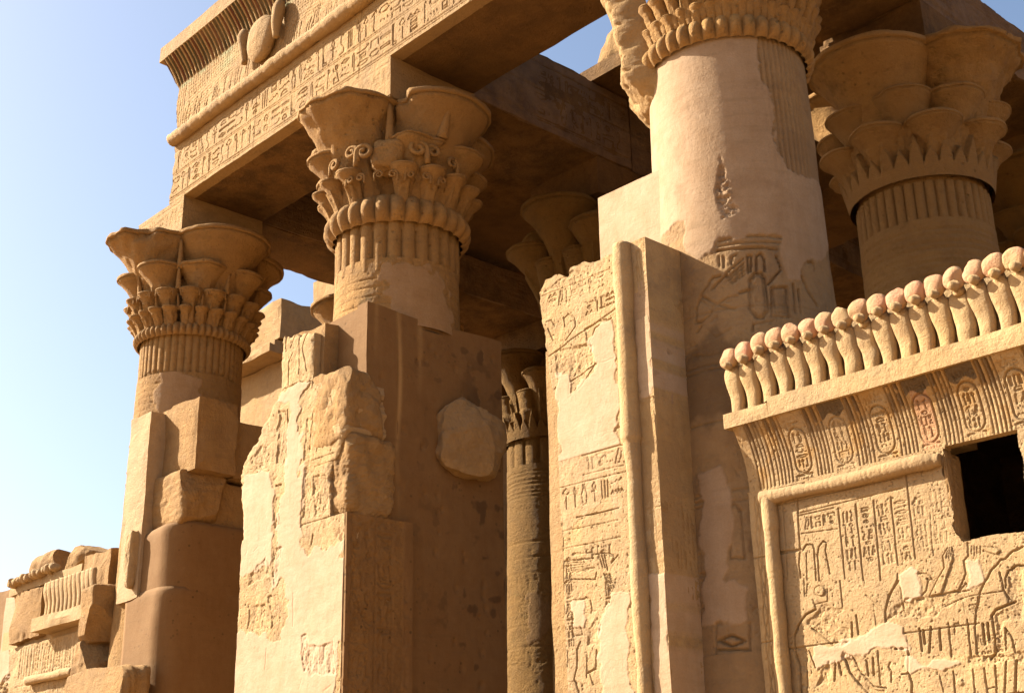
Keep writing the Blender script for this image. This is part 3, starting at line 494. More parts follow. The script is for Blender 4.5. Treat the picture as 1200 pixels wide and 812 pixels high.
def base_shaft(par, mat, z1, R0=None):
    z = np.linspace(0, z1, 8); th = np.linspace(0, 2*PI, 64, endpoint=False); R = shaft_R(z) if R0 is None else R0+0*z
    P = np.stack([R[:, None]*np.cos(th), R[:, None]*np.sin(th), z[:, None]+0*th], -1)
    return link('lower_shaft', grid_mesh('lower_shaft', P, close_u=True), mat, par)
def abacus(par, mat, seed, carved=True, w=.75):
    o = slab('abacus', -w, w, -w+.004, w, 10.78, 11.395, mat, par, seed, .005, .02, .08)
    if carved:
        rl = Relief(-w, w, 10.8, 11.39, .014, seed)
        rl.line([(-w, 11.3), (w, 11.3)], .014, .012); rl.row(-w+.04, w-.04, 10.98, .26, .014, .012); rl.finish(.004)
        P = np.stack([rl.U[None]+0*rl.V[:, None], -w-rl.H+.0*rl.H, rl.V[:, None]+0*rl.U[None]], -1)
        link('carved_face', grid_mesh('carved_face', P, skirt=(0, .03, 0)), mat, o)
    return o
TIERS_A = [('umbel', 4, 0, 9.2, 10.68, .40, .42, .73, .77, 3.2, .07, 80),
           ('small_umbel', 8, 22.5, 9.2, 10.16, .64, .17, .88, .375, 3.6, .05, 56),
           ('bud_umbel', 16, 11.25, 9.2, 9.74, .80, .075, .95, .185, 3.0, .032, 36),
           ('bud_cup', 24, 7.5, 9.2, 9.46, .83, .06, .95, .118, 2.6, .026, 24)]
TIERS_B = [('umbel', 4, 0, 9.2, 10.68, .40, .42, .74, .76, 3.2, .07, 80),
           ('small_umbel', 8, 22.5, 9.3, 10.14, .64, .17, .90, .37, 3.6, .045, 56),
           ('bud_umbel', 16, 11.25, 9.3, 9.74, .80, .08, .98, .175, 3.0, .032, 36)]
TIERS_D = [('umbel', 4, 0, 9.1, 10.66, .36, .42, .76, .80, 3.4, .075, 80),
           ('small_umbel', 8, 22.5, 9.1, 10.06, .60, .2, .84, .385, 3.4, .04, 56),
           ('bud_umbel', 8, 0, 9.05, 9.66, .62, .2, .86, .36, 3.6, .045, 56)]
TIERS_F = [('umbel', 4, 0, 9.0, 10.66, .56, .24, .82, .60, 3.8, .07, 80),
           ('small_umbel', 4, 45, 9.0, 10.2, .62, .22, 1.0, .46, 3.8, .06, 64),
           ('bud_umbel', 8, 22.5, 8.95, 9.9, .66, .2, .80, .27, 1.0, .03, 24)]
def volutes(par, mat, items):
    for ang, R, z, s, flip in items:
        pts = []
        for k in range(22):
            a = k/21*PI*2.6; r = s*(1-.72*k/21)
            e, f = -math.cos(a)*r*flip, math.sin(a)*r*.9
            pts.append((e, f))
        pts = [(pts[0][0], pts[0][1]-s*1.5), (pts[0][0], pts[0][1]-s*.7)]+pts
        P = [(R*math.cos(ang)-e*math.sin(ang), R*math.sin(ang)+e*math.cos(ang), z+f) for e, f in pts]
        tube('volute', P, s*.27, mat, par, 8, 4, .004)
def cones(name, par, mat, items):
    for ang, R0, z0, R1, z1, r in items:
        t = np.linspace(0, 1, 8)
        P = [((R0+(R1-R0)*q)*math.cos(ang), (R0+(R1-R0)*q)*math.sin(ang), z0+(z1-z0)*q) for q in t]
        tube(name, P, r*(1.1-.75*t), mat, par, 10, 5, .004)

def arc(*deg_z):     # degrees round the column, height -> canvas metres
    return [(math.radians(a)*.86, z) for a, z in deg_z]
def col_traces(key): return [(w, arc(*p)) for w, p in TR[key]]

# --- left column of the front row
cA = thing('temple_column', 'front column at the left end of the architrave, stone blocks stuck in its cracked shaft', 'column', (-18.2, 10, 0), 'columns of the front row')
def work_A(rl, R):
    for k in range(7): rl.line([(-PI*R, 8.28-.1*k), (PI*R, 8.28-.1*k)], .018, .012)
    rl.plaster(arc((30, 8.5), (42, 8.4), (58, 8.44), (72, 8.3), (78, 7.9), (84, 7.2), (30, 7.0), (34, 7.6), (22, 8.0)), soft=.05)
    rl.rough(arc((-20, 7.5), (25, 7.55), (30, 7.0), (-20, 6.8)), .03, .0, .08)
shaft(cA, M_CAP, 4.5, 8.45, .02, 11, work_A); base_shaft(cA, M_CAP, 4.5)
ribbed('reed_bundle', cA, M_CAP, 8.38, 9.1, .80, 44, .035, 5, bottom_wear=.12)
k = capital(cA, M_CAP, TIERS_A, 3, .016, damage={('umbel', 3): .05, ('umbel', 2): .05})
bud_ring('bead_ring', k, M_CAP, 54, .86, 9.06, 9.27, .05, 3)
cones('stalk', k, M_CAP, [(math.radians(45+90*q), .99, 10.12, 1.02, 10.62, .055) for q in range(4)]+[(math.radians(45*q), .98, 9.78, 1.04, 10.12, .05) for q in range(8)])
volutes(k, M_CAP, [(math.radians(22.5*q+s*6), 1.06, 9.72, .05, s) for q in range(10, 17) for s in (-1, 1)])
cones('stalk', k, M_CAP, [(math.radians(22.5*q), .92, 9.45, .99, 9.7, .03) for q in range(10, 18)])
abacus(cA, M_GOLD, 21)
# --- middle column
cB = thing('temple_column', 'front column in the middle with a chipped flower capital above the smooth plastered pier', 'column', (-12.8, 10, 0), 'columns of the front row')
def work_B(rl, R):
    for k in range(6): rl.line([(-PI*R, 8.27-.12*k), (PI*R, 8.27-.12*k)], .018, .012)
    rl.plaster(arc((38, 8.5), (60, 8.5), (100, 8.35), (120, 7.4), (44, 7.4), (47, 8.0), (40, 8.2)), soft=.06)
shaft(cB, M_CAP, 7.62, 8.55, .014, 12, work_B); base_shaft(cB, M_CAP, 7.62, .74)
ribbed('reed_bundle', cB, M_CAP, 8.38, 9.15, .795, 26, .075, 6, bottom_wear=.16)
k = capital(cB, M_CAP, TIERS_B, 4, .016, damage={('umbel', 3): .055, ('umbel', 2): .05, ('small_umbel', 6): None, ('bud_umbel', 13): None, ('small_umbel', 7): .04})
bud_ring('bud_ring', k, M_CAP, 28, .86, 9.04, 9.42, .085, 4, .014)
rock('worn_patch', (.62, -.66, 9.93), (.22, .2, .22), M_CAP, k, 9, 2.6, .12, rotz=.8, n=10)
cones('stalk', k, M_CAP, [(math.radians(45+90*q), .98, 10.12, 1.03, 10.66, .065) for q in range(4)]+[(math.radians(a), 1.13, 10.2, 1.32, 10.62, .075) for a in (-8, 172)])
volutes(k, M_CAP, [(math.radians(a), 1.10, z, s, f) for a, z, s, f in ((-72, 9.98, .1, -1), (-62, 9.95, .12, 1), (-25, 9.98, .13, -1), (-14, 9.98, .1, 1), (-88, 9.9, .09, 1), (2, 9.9, .09, -1))])
volutes(k, M_CAP, [(math.radians(a), 1.05, 9.62, .06, f) for a, f in ((-75, 1), (-66, -1), (-52, 1), (-42, -1), (-30, 1), (-18, -1), (-5, 1))])
abacus(cB, M_GOLD, 22)
# --- right column, near
cC = thing('temple_column', 'thick front column at the right with a smooth pink plastered shaft and a broken capital', 'column', (-7.2, 10, 0), 'columns of the front row')
def work_C(rl, R):
    up = [(w, p) for w, p in col_traces('colC')]
    rl.traced(up, 1.5)
    rl.plaster(arc((-175, 9.1), (62, 9.1), (60, 8.5), (66, 8.4), (67, 7.9), (72, 7.5), (75, 7.0), (50, 6.95), (20, 7.2), (-30, 7.1), (-175, 6.6)), soft=.03)
    rl.traced([(w, p) for w, p in up if w in 'TG'], 1.5)
    for q in range(9): rl.line(arc((61+q*4.2, 9.1), (61+q*4.2, 7.4)), .022, .022)
    rl.rough(arc((22, 7.35), (27, 7.75), (33, 7.4), (36, 7.1), (24, 7.0)), .03, .01, .02)
    rl.column(.92, .2, 4.6, 3.2, .014, .012); rl.column(-.1, .2, 3.9, 3.2, .014, .012); rl.line(arc((-7, 4.35), (10, 4.35)), .02, .02)
    rl.row(-.5, .55, 5.68, .2, .013, .01)
    for dz in (5.55, 5.6, 4.3): rl.line([(-1.2, dz), (1.2, dz)], .016, .014)
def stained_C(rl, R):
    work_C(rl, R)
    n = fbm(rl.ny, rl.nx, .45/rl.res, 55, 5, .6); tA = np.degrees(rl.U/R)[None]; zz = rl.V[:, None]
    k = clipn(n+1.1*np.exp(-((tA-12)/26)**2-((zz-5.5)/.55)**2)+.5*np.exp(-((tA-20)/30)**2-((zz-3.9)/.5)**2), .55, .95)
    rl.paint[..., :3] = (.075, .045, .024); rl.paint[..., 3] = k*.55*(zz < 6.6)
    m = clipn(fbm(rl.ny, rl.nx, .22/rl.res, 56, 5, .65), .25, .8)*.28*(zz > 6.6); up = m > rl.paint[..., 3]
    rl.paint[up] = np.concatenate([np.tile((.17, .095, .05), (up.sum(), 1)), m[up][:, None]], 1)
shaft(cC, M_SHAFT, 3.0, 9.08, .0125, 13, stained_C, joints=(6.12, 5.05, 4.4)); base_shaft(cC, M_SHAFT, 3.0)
TIERS_C = [('umbel', 4, 0, 9.2, 10.68, .40, .46, .74, .76, 3.0, .075, 80), ('small_umbel', 8, 22.5, 9.4, 10.2, .70, .2, .90, .36, 3.4, .05, 56),
           ('bud_cup', 36, 0, 9.1, 9.40, .80, .05, .885, .082, 2.2, .02, 22), ('bud_umbel', 36, 5, 9.25, 9.62, .84, .05, .96, .095, 2.6, .025, 22)]
dmg = {('umbel', 3): None, ('umbel', 2): None}
for nm, n, ph in (('small_umbel', 8, 22.5), ('bud_cup', 36, 0), ('bud_umbel', 36, 5)):
    for q in range(n):
        if 86 < (ph+360*q/n) % 360 < 250: dmg[(nm, q)] = None
k = capital(cC, M_CAP, TIERS_C, 5, .018, damage=dmg)
bud_ring('bud_ring', k, M_CAP, 40, .845, 9.03, 9.29, .06, 5, .012)
# broken, pitted side of the capital
th = np.radians(np.linspace(-178, -22, 150)); z = np.linspace(8.72, 10.74, 130); Z, T = np.meshgrid(z, th, indexing='ij')
edge = np.clip((np.radians(-22)-T)/.22, 0, 1)*np.clip((T+np.radians(178))/.3, 0, 1)
base = .80+.30*np.clip((Z-8.72)/.35, 0, 1)**.6*edge+.38*np.clip((Z-9.3)/1.4, 0, 1)**1.4
P = np.stack([np.sin(T), -np.cos(T), Z], -1)
nz_ = n3(P, 4, 3, 4)*.07+n3(P*[1, 1, .8], 26, 8, 3)*.02-np.clip(n3(P, 14, 5, 2)-.75, 0, 1)*.16-np.clip(n3(P, 60, 6, 1)-.5, 0, 1)*.03
P = np.stack([(base+nz_*edge)*np.sin(T), -(base+nz_*edge)*np.cos(T), Z], -1)
link('broken_side', grid_mesh('broken_side', P), M_GOLD, k)
abacus(cC, M_GOLD, 23)
# --- second and third rows
def papyrus(label, x, y, tiers, seed, mat, reeds, rings, loc_group='columns of the rows inside'):
    c = thing('temple_column', label, 'column', (x, y, 0), loc_group)
    def wk(rl, R):
        for q in range(rings): rl.line([(-PI*R, 8.3-.085*q), (PI*R, 8.3-.085*q)], .022, .02)
        if seed == 33:
            for zz in (6.9, 6.6, 6.3, 5.3, 4.9): rl.line([(-PI*R, zz), (PI*R, zz)], .02, .02)
            rl.row(-1.2, 1.2, 6.0, .28, .018, .016); rl.row(-1.2, 1.2, 4.55, .3, .02, .02); rl.row(-1.2, 1.2, 5.4, .5, .02, .014)
            rl.plaster([(.2, 5.9), (.5, 5.9), (.75, 5.2), (.2, 5.0)], soft=.05)
    shaft(c, mat, 3.5, 8.45, .025, seed, wk); base_shaft(c, mat, 3.5)
    ribbed('reed_bundle', c, mat, 8.38, 8.95, .80, reeds, .05, seed)
    k = capital(c, mat, tiers, seed, .014, damage={('umbel', 0): .075} if seed == 31 else {})
    # pointed sheaths round the foot of the capital
    n = 32; th = np.linspace(0, 2*PI, n*12, endpoint=False); z = np.linspace(8.98, 9.55, 24); Z, T = np.meshgrid(z, th, indexing='ij')
    tip = 9.18+.36*(1-np.abs(((T*n/2/PI) % 1)*2-1))**.8*np.where(((T*n/2/PI).astype(int) % 2) == 0, 1, .55)
    Rr = .84+.10*np.clip((Z-8.98)/.5, 0, 1)+.05*np.clip((tip-Z)/.03, -1, 1)
    P = np.stack([Rr*np.cos(T), Rr*np.sin(T), Z], -1)
    link('leaf_sheath', grid_mesh('leaf_sheath', P, close_u=True), mat, k)
    abacus(c, M_BEAM, seed+50, False)
    return c
papyrus('shaded column at the upper right with wide flower capital, behind the thick plastered one', -7.38, 14.2, TIERS_D, 31, M_CAP, 40, 8)
papyrus('inner column whose drooping lily capital shows above the carved door jamb', -12.9, 14.1, TIERS_F, 32, M_INNER_SHADE, 24, 4)
papyrus('slender carved inner column seen down the gap between the pier and the door jamb', -18.35, 18.25, TIERS_F, 33, M_INNER_SHADE, 16, 7)
papyrus('column at the right edge of the photo, only its shaded capital rim showing', -7.4, 18.5, TIERS_D, 34, M_INNER_SHADE, 40, 4)
papyrus('column hidden behind the middle one, the yellow lip of its capital showing left of it', -18.3, 14.1, TIERS_D, 35, M_CAP, 40, 4)

# ================================================================== architrave with cornice
ar = thing('architrave', 'carved front architrave with winged sun disc cornice, broken off at its left end', 'architrave', (-9, 10, 11.4))
ar_off = np.array([-9, 10, 11.4])
def rel(o):   # parts modelled in world coordinates under a placed Empty
    o.location = tuple(-ar_off); return o
XR = 1.5
rel(slab('beam_core', -17.86, XR, 9.29, 10.75, 11.4, 12.45, M_BEAM, ar, 41, .012, .05, .16))
rl = Relief(-17.93, -7.0, 11.395, 12.45, .009, 42)
for v in (11.45, 11.49, 11.89, 11.925, 12.33, 12.37): rl.line([(-17.93, v), (-7, v)], .014, .014)
rl.row(-17.85, -7.1, 11.53, .33, .016, .02); rl.row(-17.8, -7.1, 11.965, .34, .016, .02)
for x in (-15.4, -12.75, -10.1): rl.line([(x, 11.4), (x+.02, 12.45)], .012, .012)
rl.finish(.005)
lft = np.interp(rl.V, [11.4, 11.6, 11.75, 12.0, 12.2, 12.45], [-17.93, -17.92, -17.86, -17.9, -17.86, -17.9])+fbm(rl.ny, 1, 12, 4, 3)[:, 0]*.02
Xg = np.maximum(rl.U[None], lft[:, None])
P = np.stack([Xg, 9.25-rl.H, rl.V[:, None]+0*Xg], -1)
rel(link('inscribed_face', grid_mesh('inscribed_face', P, skirt=(0, .2, 0)), M_GOLD, ar))
# torus under the cornice
n = 500; xs = np.linspace(-17.88, XR, n)
th = np.linspace(0, 2*PI, 14, endpoint=False)
bands = -.008*(np.abs(np.sin(xs*2*PI/.62)) > .93)[:, None]*np.ones(14)
rel(tube('torus', np.stack([xs, 0*xs+9.2, 0*xs+12.55+.004*np.sin(xs*3)], 1), .12, M_GOLD, ar, 14, 7, .012, bands=bands))
# cavetto cornice with the winged disc
rl = Relief(-17.86, XR-6, 12.66, 13.97, .0125, 43)
DX, DZ = -15.12, 13.13
r = rl.rng; x = -17.8
while x < XR-6.2:
    h = r.uniform(.16, .4)*(1.15 if abs(x-DX) < 1.2 else 1)
    rl.line([(x, 12.69), (x+.02, 12.69+h*.5), (x+.075, 12.69+h)], .014, .018); x += r.uniform(.045, .075)
    if r.random() < .18: x += r.uniform(.08, .2)
for sgn in (-1, 1):
    for q in range(9):
        rl.line([(DX+sgn*.5, 13.42-.05*q), (DX+sgn*1.2, 13.44-.055*q), (DX+sgn*2.3, 13.38-.075*q)], .011, .012)
    for q in range(26):
        xx = DX+sgn*(.55+q*.07); rl.line([(xx, 13.2), (xx+sgn*.03, 13.36), (xx+sgn*.02, 13.5)], .011, .014)
for q in range(4): rl.line([(-17.8+.07*q, 12.7), (-17.77+.07*q, 13.2), (-17.74+.07*q, 13.5)], .013, .015)
st = (rl.U/.098) % 1; ridge = np.abs(st-.5) < .16; kk = (rl.U/.098).astype(int) % 3
zone = clipn(rl.V, 13.52, 13.56)[:, None]
rl.finish(.006)
rl.H += zone*np.where(ridge, .016, -.004)[None]
cols = np.array([(.055, .05, .022), (.10, .028, .014), (.05, .034, .016)])
cc = cols[kk]; cc[ridge] = (.33, .21, .085)
rl.paint[..., :3] = cc[None]; wearn = clipn(fbm(rl.ny, rl.nx, 30, 5, 4), -.9, .2)
rl.paint[..., 3] = zone*(.6+.35*wearn)
green = np.exp(-((rl.U[None]+16.35)/.33)**2-((rl.V[:, None]-13.32)/.14)**2)*.55+np.exp(-((rl.V[:, None]-13.5)/.035)**2)*.6
gm = green > rl.paint[..., 3]
rl.paint[gm] = np.concatenate([np.tile((.22, .27, .15), (gm.sum(), 1)), np.clip(green[gm], 0, .7)[:, None]*clipn(fbm(rl.ny, rl.nx, 16, 6, 4), -.8, .4)[gm][:, None]], 1)
t = clipn(rl.V, 13.48, 13.97)[:, None]
off = .30*t**1.5
Xg = np.maximum(rl.U[None], np.interp(rl.V, [12.66, 12.8, 13.2, 13.4, 13.5, 13.6, 13.97], [-17.74, -17.78, -17.83, -17.8, -17.78, -17.84, -17.98])[:, None]+fbm(rl.ny, 1, 9, 8, 3)*.015)
P = np.stack([Xg, 9.2-off-rl.H*(1-.3*t), rl.V[:, None]+.0*Xg-rl.H*.5*t], -1)
rel(link('cavetto', grid_mesh('cavetto', P, skirt=(0, .6, 0), paint=rl.paint), M_GOLD, ar))
rel(slab('cornice_core', -17.76, XR, 9.42, 10.7, 12.46, 13.96, M_GOLD, ar, 44, .008, .03, .2))
rel(slab('cornice_lip', -17.98, XR, 8.89, 10.7, 13.965, 14.24, M_GOLD, ar, 45, .008, .035, .1))
d = rock('sun_disc', (DX, 9.13, DZ), (.35, .15, .38), M_GOLD, ar, 5, 2.1, .025, n=16, flat=False); rel(d)
for sx, zt in ((-.47, 13.18), (.47, 13.22)):
    z = np.linspace(-.3, .33, 14)
    tube_p = np.stack([DX+sx+.03*np.sin(z*5)*np.sign(sx), 9.14-.05*np.cos(z*3), zt+z], 1)
    rel(tube('uraeus', tube_p, .05+.055*np.clip((z+.3)/.45, 0, 1)**1.3-.05*np.clip((z-.2)/.13, 0, 1), M_GOLD, ar, 12, 6, .012))

# ================================================================== roof beams
def beam(label, x0, x1, y0, y1, z0, z1, seed, rows=True, wear=.05, name='roof_beam'):
    c = thing(name, label, 'beam', ((x0+x1)/2, y0, z0), 'stone roof beams')
    o = slab('beam_core', x0, x1-.02, y0, y1, z0, z1, M_BEAM, c, seed, .014, .05, .14, top_wear=wear); o.location = (-(x0+x1)/2, -y0, -z0)
    if rows:
        rl = Relief(y0+.02, y1-.02, z0+.01, z1-.06, .02, seed)
        for v in (z0+.16, z0+.2, z0+.68, z1-.2): rl.line([(y0, v), (y1, v)], .02, .018)
        rl.row(y0+.1, y1-.1, z0+.26, .36, .02, .018, skip=.15); rl.row(y0+.1, y1-.1, z0+.74, .3, .02, .016, skip=.2); rl.finish(.012)
        P = np.stack([x1+rl.H, rl.U[None]+0*rl.H, rl.V[:, None]+0*rl.H], -1)
        q = link('carved_face', grid_mesh('carved_face', P, skirt=(-.06, 0, 0)), M_BEAMFACE, c); q.location = o.location
    return c
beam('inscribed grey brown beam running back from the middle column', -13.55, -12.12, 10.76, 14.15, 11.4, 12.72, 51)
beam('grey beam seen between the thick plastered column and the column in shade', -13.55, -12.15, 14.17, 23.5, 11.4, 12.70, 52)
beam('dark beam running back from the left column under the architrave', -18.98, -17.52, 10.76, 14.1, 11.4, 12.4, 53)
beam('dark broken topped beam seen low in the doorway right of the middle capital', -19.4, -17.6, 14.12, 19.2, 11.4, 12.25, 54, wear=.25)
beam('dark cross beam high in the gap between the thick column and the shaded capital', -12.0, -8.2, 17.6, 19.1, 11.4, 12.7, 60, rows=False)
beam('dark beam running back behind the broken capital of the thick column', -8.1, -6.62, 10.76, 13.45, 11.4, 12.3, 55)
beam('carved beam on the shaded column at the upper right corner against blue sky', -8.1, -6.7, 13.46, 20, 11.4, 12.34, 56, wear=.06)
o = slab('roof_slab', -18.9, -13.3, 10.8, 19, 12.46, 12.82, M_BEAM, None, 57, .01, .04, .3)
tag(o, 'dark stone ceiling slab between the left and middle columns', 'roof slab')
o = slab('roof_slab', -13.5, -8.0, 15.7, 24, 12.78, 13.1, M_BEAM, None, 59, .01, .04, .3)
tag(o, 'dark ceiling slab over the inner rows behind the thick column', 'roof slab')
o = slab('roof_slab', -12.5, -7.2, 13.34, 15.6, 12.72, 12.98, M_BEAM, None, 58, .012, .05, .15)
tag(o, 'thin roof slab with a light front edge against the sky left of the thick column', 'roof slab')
o = rock('rubble_block', (-11.75, 14.25, 13.3), (.75, .7, .62), M_ROCK, None, 61, 2.3, .14, cuts=(((-1, 0, .6), .72),), n=24)
tag(o, 'weathered rubble lump on the thin roof slab against the sky', 'stone block')
o = rock('roof_block', (-18.5, 17.6, 13.75), (.8, .6, 1.1), M_GOLD, None, 62, 6, .03, n=14)
tag(o, 'sunlit stone seen through the small gap right of the middle capital', 'stone block')
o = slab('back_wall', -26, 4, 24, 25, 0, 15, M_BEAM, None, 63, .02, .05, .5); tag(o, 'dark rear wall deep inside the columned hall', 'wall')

# ================================================================== door jamb and pier at the middle column
pier = thing('pier', 'large smooth brown plastered pier round the middle column, one boulder sticking out', 'pier', (-12.65, 10, 0))
nzz, ny_ = 420, 130
y = np.linspace(8.92, 11.13, ny_); z = np.linspace(0, 7.72, nzz); Yg, Zg = np.meshgrid(y, z)
d = fbm(nzz, ny_, 30, 3, 4)*.012
rp = np.random.default_rng(5)
for _ in range(60):
    cy, cz, cr = rp.uniform(9, 11.1), rp.uniform(2.5, 7.5), rp.uniform(.012, .04)
    d -= .02*np.exp(-((Yg-cy)**2+(Zg-cz)**2/2)/cr**2)
d -= .012*np.exp(-((Yg-9.42)/.02)**2)*(Zg > 5.2)
patch = np.ones_like(Yg); paint = np.zeros((nzz, ny_, 4))
stain = np.exp(-((Yg-10.75)/.3)**2-((Zg-6.95)/.45)**2)*clipn(fbm(nzz, ny_, 11, 9, 3), .05, .35)
stain = np.maximum(stain, clipn(fbm(nzz, ny_, 9, 19, 3), .55, .8)*clipn(Yg, 9.4, 10.6)*.9)
paint[..., :3] = (.06, .033, .016); paint[..., 3] = np.clip(stain, 0, 1)*.7
drip = np.exp(-((Yg-9.42-.02*np.sin(Zg*3))/.03)**2)*clipn(Zg, 4.9, 6.4)*.65+np.exp(-((Yg-9.75)/.04)**2)*clipn(Zg, 6.6, 7.7)*.5+np.exp(-((Yg-9.06)/.03)**2)*clipn(Zg, 7.0, 7.7)*.4
dm = drip > paint[..., 3]; paint[dm, :3] = (.36, .22, .09); paint[dm, 3] = drip[dm]
P = np.stack([-12.0+d, Yg, Zg+.02*np.sin(Yg*3)*(Zg > 7.6)], -1)
o = link('plastered_side', grid_mesh('plastered_side', P, patch=patch, paint=paint, skirt=(-.2, 0, 0)), M_PIER, pier); o.location = (12.65, -10, 0)
o = slab('pier_core', -13.3, -12.02, 8.92, 11.12, 0, 7.7, M_PIER, pier, 71, .006, .012, .1, 1.); o.location = (12.65, -10, 0)
o = rock('stone_boulder', (-12.03, 10.5, 6.27), (.38, .55, .50), M_GOLD, None, 72, 3, .13, cuts=(((.5, .3, 1), .95), ((.6, -1, .1), .95)), n=48, facets=3, grit=.016)
tag(o, 'rough boulder sticking out of the side of the brown plastered pier', 'stone block')

jb = thing('door_jamb', 'broken door jamb in front of the middle column, stepped top, pale plaster patches', 'door jamb', (-13, 8.9, 0), 'door jambs of the temple front')
off = (13, -8.9, 0)
rl = Relief(-14.28, -11.86, 2.6, 7.78, .009, 73); rl.grain = 2.5
rl.traced(TR['jambB'], 1.0)
rl.plaster([(-14.3, 2.5), (-12.0, 2.5), (-12.0, 3.6), (-14.3, 3.9)]); rl.plaster([(-13.2, 3.4), (-12.0, 3.4), (-11.9, 4.7), (-12.9, 4.75)], soft=.06)
rl.plaster([(-13.35, 4.4), (-12.75, 4.5), (-12.8, 6.2), (-13.1, 6.3)], soft=.06)
rl.finish(.010, joints=([(-14.3, 5.2), (-13.6, 5.22)], [(-13.0, 5.05), (-12.2, 5.05)]))
zl = [2.6, 5.32, 5.8, 5.94, 6.06, 6.23, 6.44, 6.70, 6.75, 6.87, 7.62, 7.78]; xl = [-14.05, -14.09, -14.19, -14.22, -14.18, -13.96, -13.74, -13.56, -13.41, -13.37, -13.36, -13.36]
zr = [2.6, 5.045, 5.055, 5.5, 5.7, 5.78, 6.07, 6.33, 6.80, 6.82, 7.8]; xr = [-11.915, -11.915, -12.21, -12.22, -12.2, -12.12, -11.95, -11.95, -12.03, -12.68, -12.68]
jag = fbm(rl.ny, 1, 14, 5, 4)[:, 0]
Lx = np.interp(rl.V, zl, xl)+jag*np.where((rl.V > 5.8) & (rl.V < 6.85), .05, .006); Rx = np.interp(rl.V, zr, xr)+np.where((rl.V > 5.06) & (rl.V < 6.8), jag*.03, 0)
topz = np.interp(rl.U, [-13.36, -12.93, -12.68, -12.67, -12.4, -12.03], [7.60, 7.5, 7.44, 6.78, 6.8, 6.82])+fbm(1, rl.nx, 12, 6, 4)[0]*.025
Xg = np.clip(rl.U[None]+0*rl.H, Lx[:, None], Rx[:, None]); Zg = np.minimum(rl.V[:, None]+0*rl.H, topz[None])
keep = ((rl.U[None, 1:] > Lx[1:, None]) & (rl.U[None, :-1] < Rx[1:, None]) & (rl.V[:-1, None] < topz[None, :-1]))
rim = np.minimum(np.minimum(Xg-Lx[:, None], Rx[:, None]-Xg), topz[None]-Zg)
bev = np.exp(-np.clip(rim, 0, 1)/.03)*.022*(1+.8*fbm(rl.ny, rl.nx, 10, 8, 3))*(rl.V[:, None] > 5.1)
P = np.stack([Xg, 8.6-rl.H+bev, Zg], -1)
o = link('carved_face', grid_mesh('carved_face', P, keep, skirt=(0, .55, 0), patch=rl.patch), M_WALL, jb); o.location = off
# right-hand sides: rough break, and the dressed lower block with its inscription
o = rock('rough_break', (-12.33, 8.98, 5.52), (.44, .36, .50), M_ROCK, jb, 74, 9, .06, freq=12, cuts=(((1, 1, .3), 1.6), ((1, 0, 1), 1.5)), n=56, facets=3, grit=.024); o.location = off
o = rock('rough_break', (-12.36, 8.86, 6.38), (.44, .27, .46), M_ROCK, jb, 78, 8, .08, freq=10, cuts=(((1, .6, 1), 1.25), ((1, -.1, -.6), 1.15)), n=48, facets=4, grit=.016); o.location = off
o = slab('upper_block', -13.3, -12.60, 8.72, 9.1, 6.8, 7.62, M_ROCK, jb, 75, .014, .04, .05); o.location = off
rl = Relief(8.6, 9.555, 2.6, 5.05, .014, 76)
rl.rough([(8.66, 2.8), (9.45, 2.8), (9.5, 4.0), (9.38, 5.0), (8.66, 5.0)], .009, .008, .05); rl.line([(9.02, 2.6), (9.02, 4.95)], .02, .02); rl.line([(9.28, 2.6), (9.26, 4.9)], .018, .014)
rl.column(8.70, .28, 4.9, 2.7, .018, .02, .1); rl.column(9.06, .22, 4.9, 2.7, .018, .02, .25)
rl.patch[:, :] = 1; rl.patch[:, (rl.U > 8.68) & (rl.U < 9.42)] = 0
rl.finish(.006)
P = np.stack([-11.88+rl.H, rl.U[None]+0*rl.H, rl.V[:, None]+0*rl.H], -1)
o = link('inscribed_side', grid_mesh('inscribed_side', P, skirt=(-.2, 0, 0), patch=rl.patch), M_PIER, jb); o.location = off
o = slab('lower_block', -14.0, -11.92, 8.63, 9.55, 0, 5.045, M_WALL, jb, 77, .006, .012, .1, 1.); o.location = off

# ================================================================== carved door jamb at the right column
jc = thing('door_jamb', 'tall sunlit door jamb with round moulding and carved vulture beside the thick right column', 'door jamb', (-8, 8.9, 0), 'door jambs of the temple front')
off = (8, -8.9, 0)
rl = Relief(-8.98, -7.48, 2.6, 7.06, .007, 81)
rl.traced(TR['jambC'], .85)
rl.row(-8.71, -7.93, 4.515, .2, .012, .016); rl.row(-8.4, -7.92, 5.02, .16, .011, .014); rl.row(-8.38, -7.92, 4.83, .15, .011, .014); rl.row(-8.35, -7.93, 5.19, .13, .011, .012, skip=.3)
for v0, v1 in ((4.99, 4.985), (5.17, 5.165), (4.80, 4.79)): rl.line([(-8.42, v0), (-7.9, v1)], .011, .012)
rl.row(-8.6, -8.05, 3.97, .13, .011, .013, skip=.15); rl.column(-8.7, .09, 4.05, 3.25, .011, .013); rl.column(-8.2, .09, 3.82, 3.5, .011, .013)
rl.row(-8.8, -8.0, 6.62, .17, .012, .01, skip=.25); rl.row(-8.3, -7.95, 6.4, .16, .012, .014)
rl.patch[(rl.V < 5.0) & (rl.V > 4.2)] *= .3
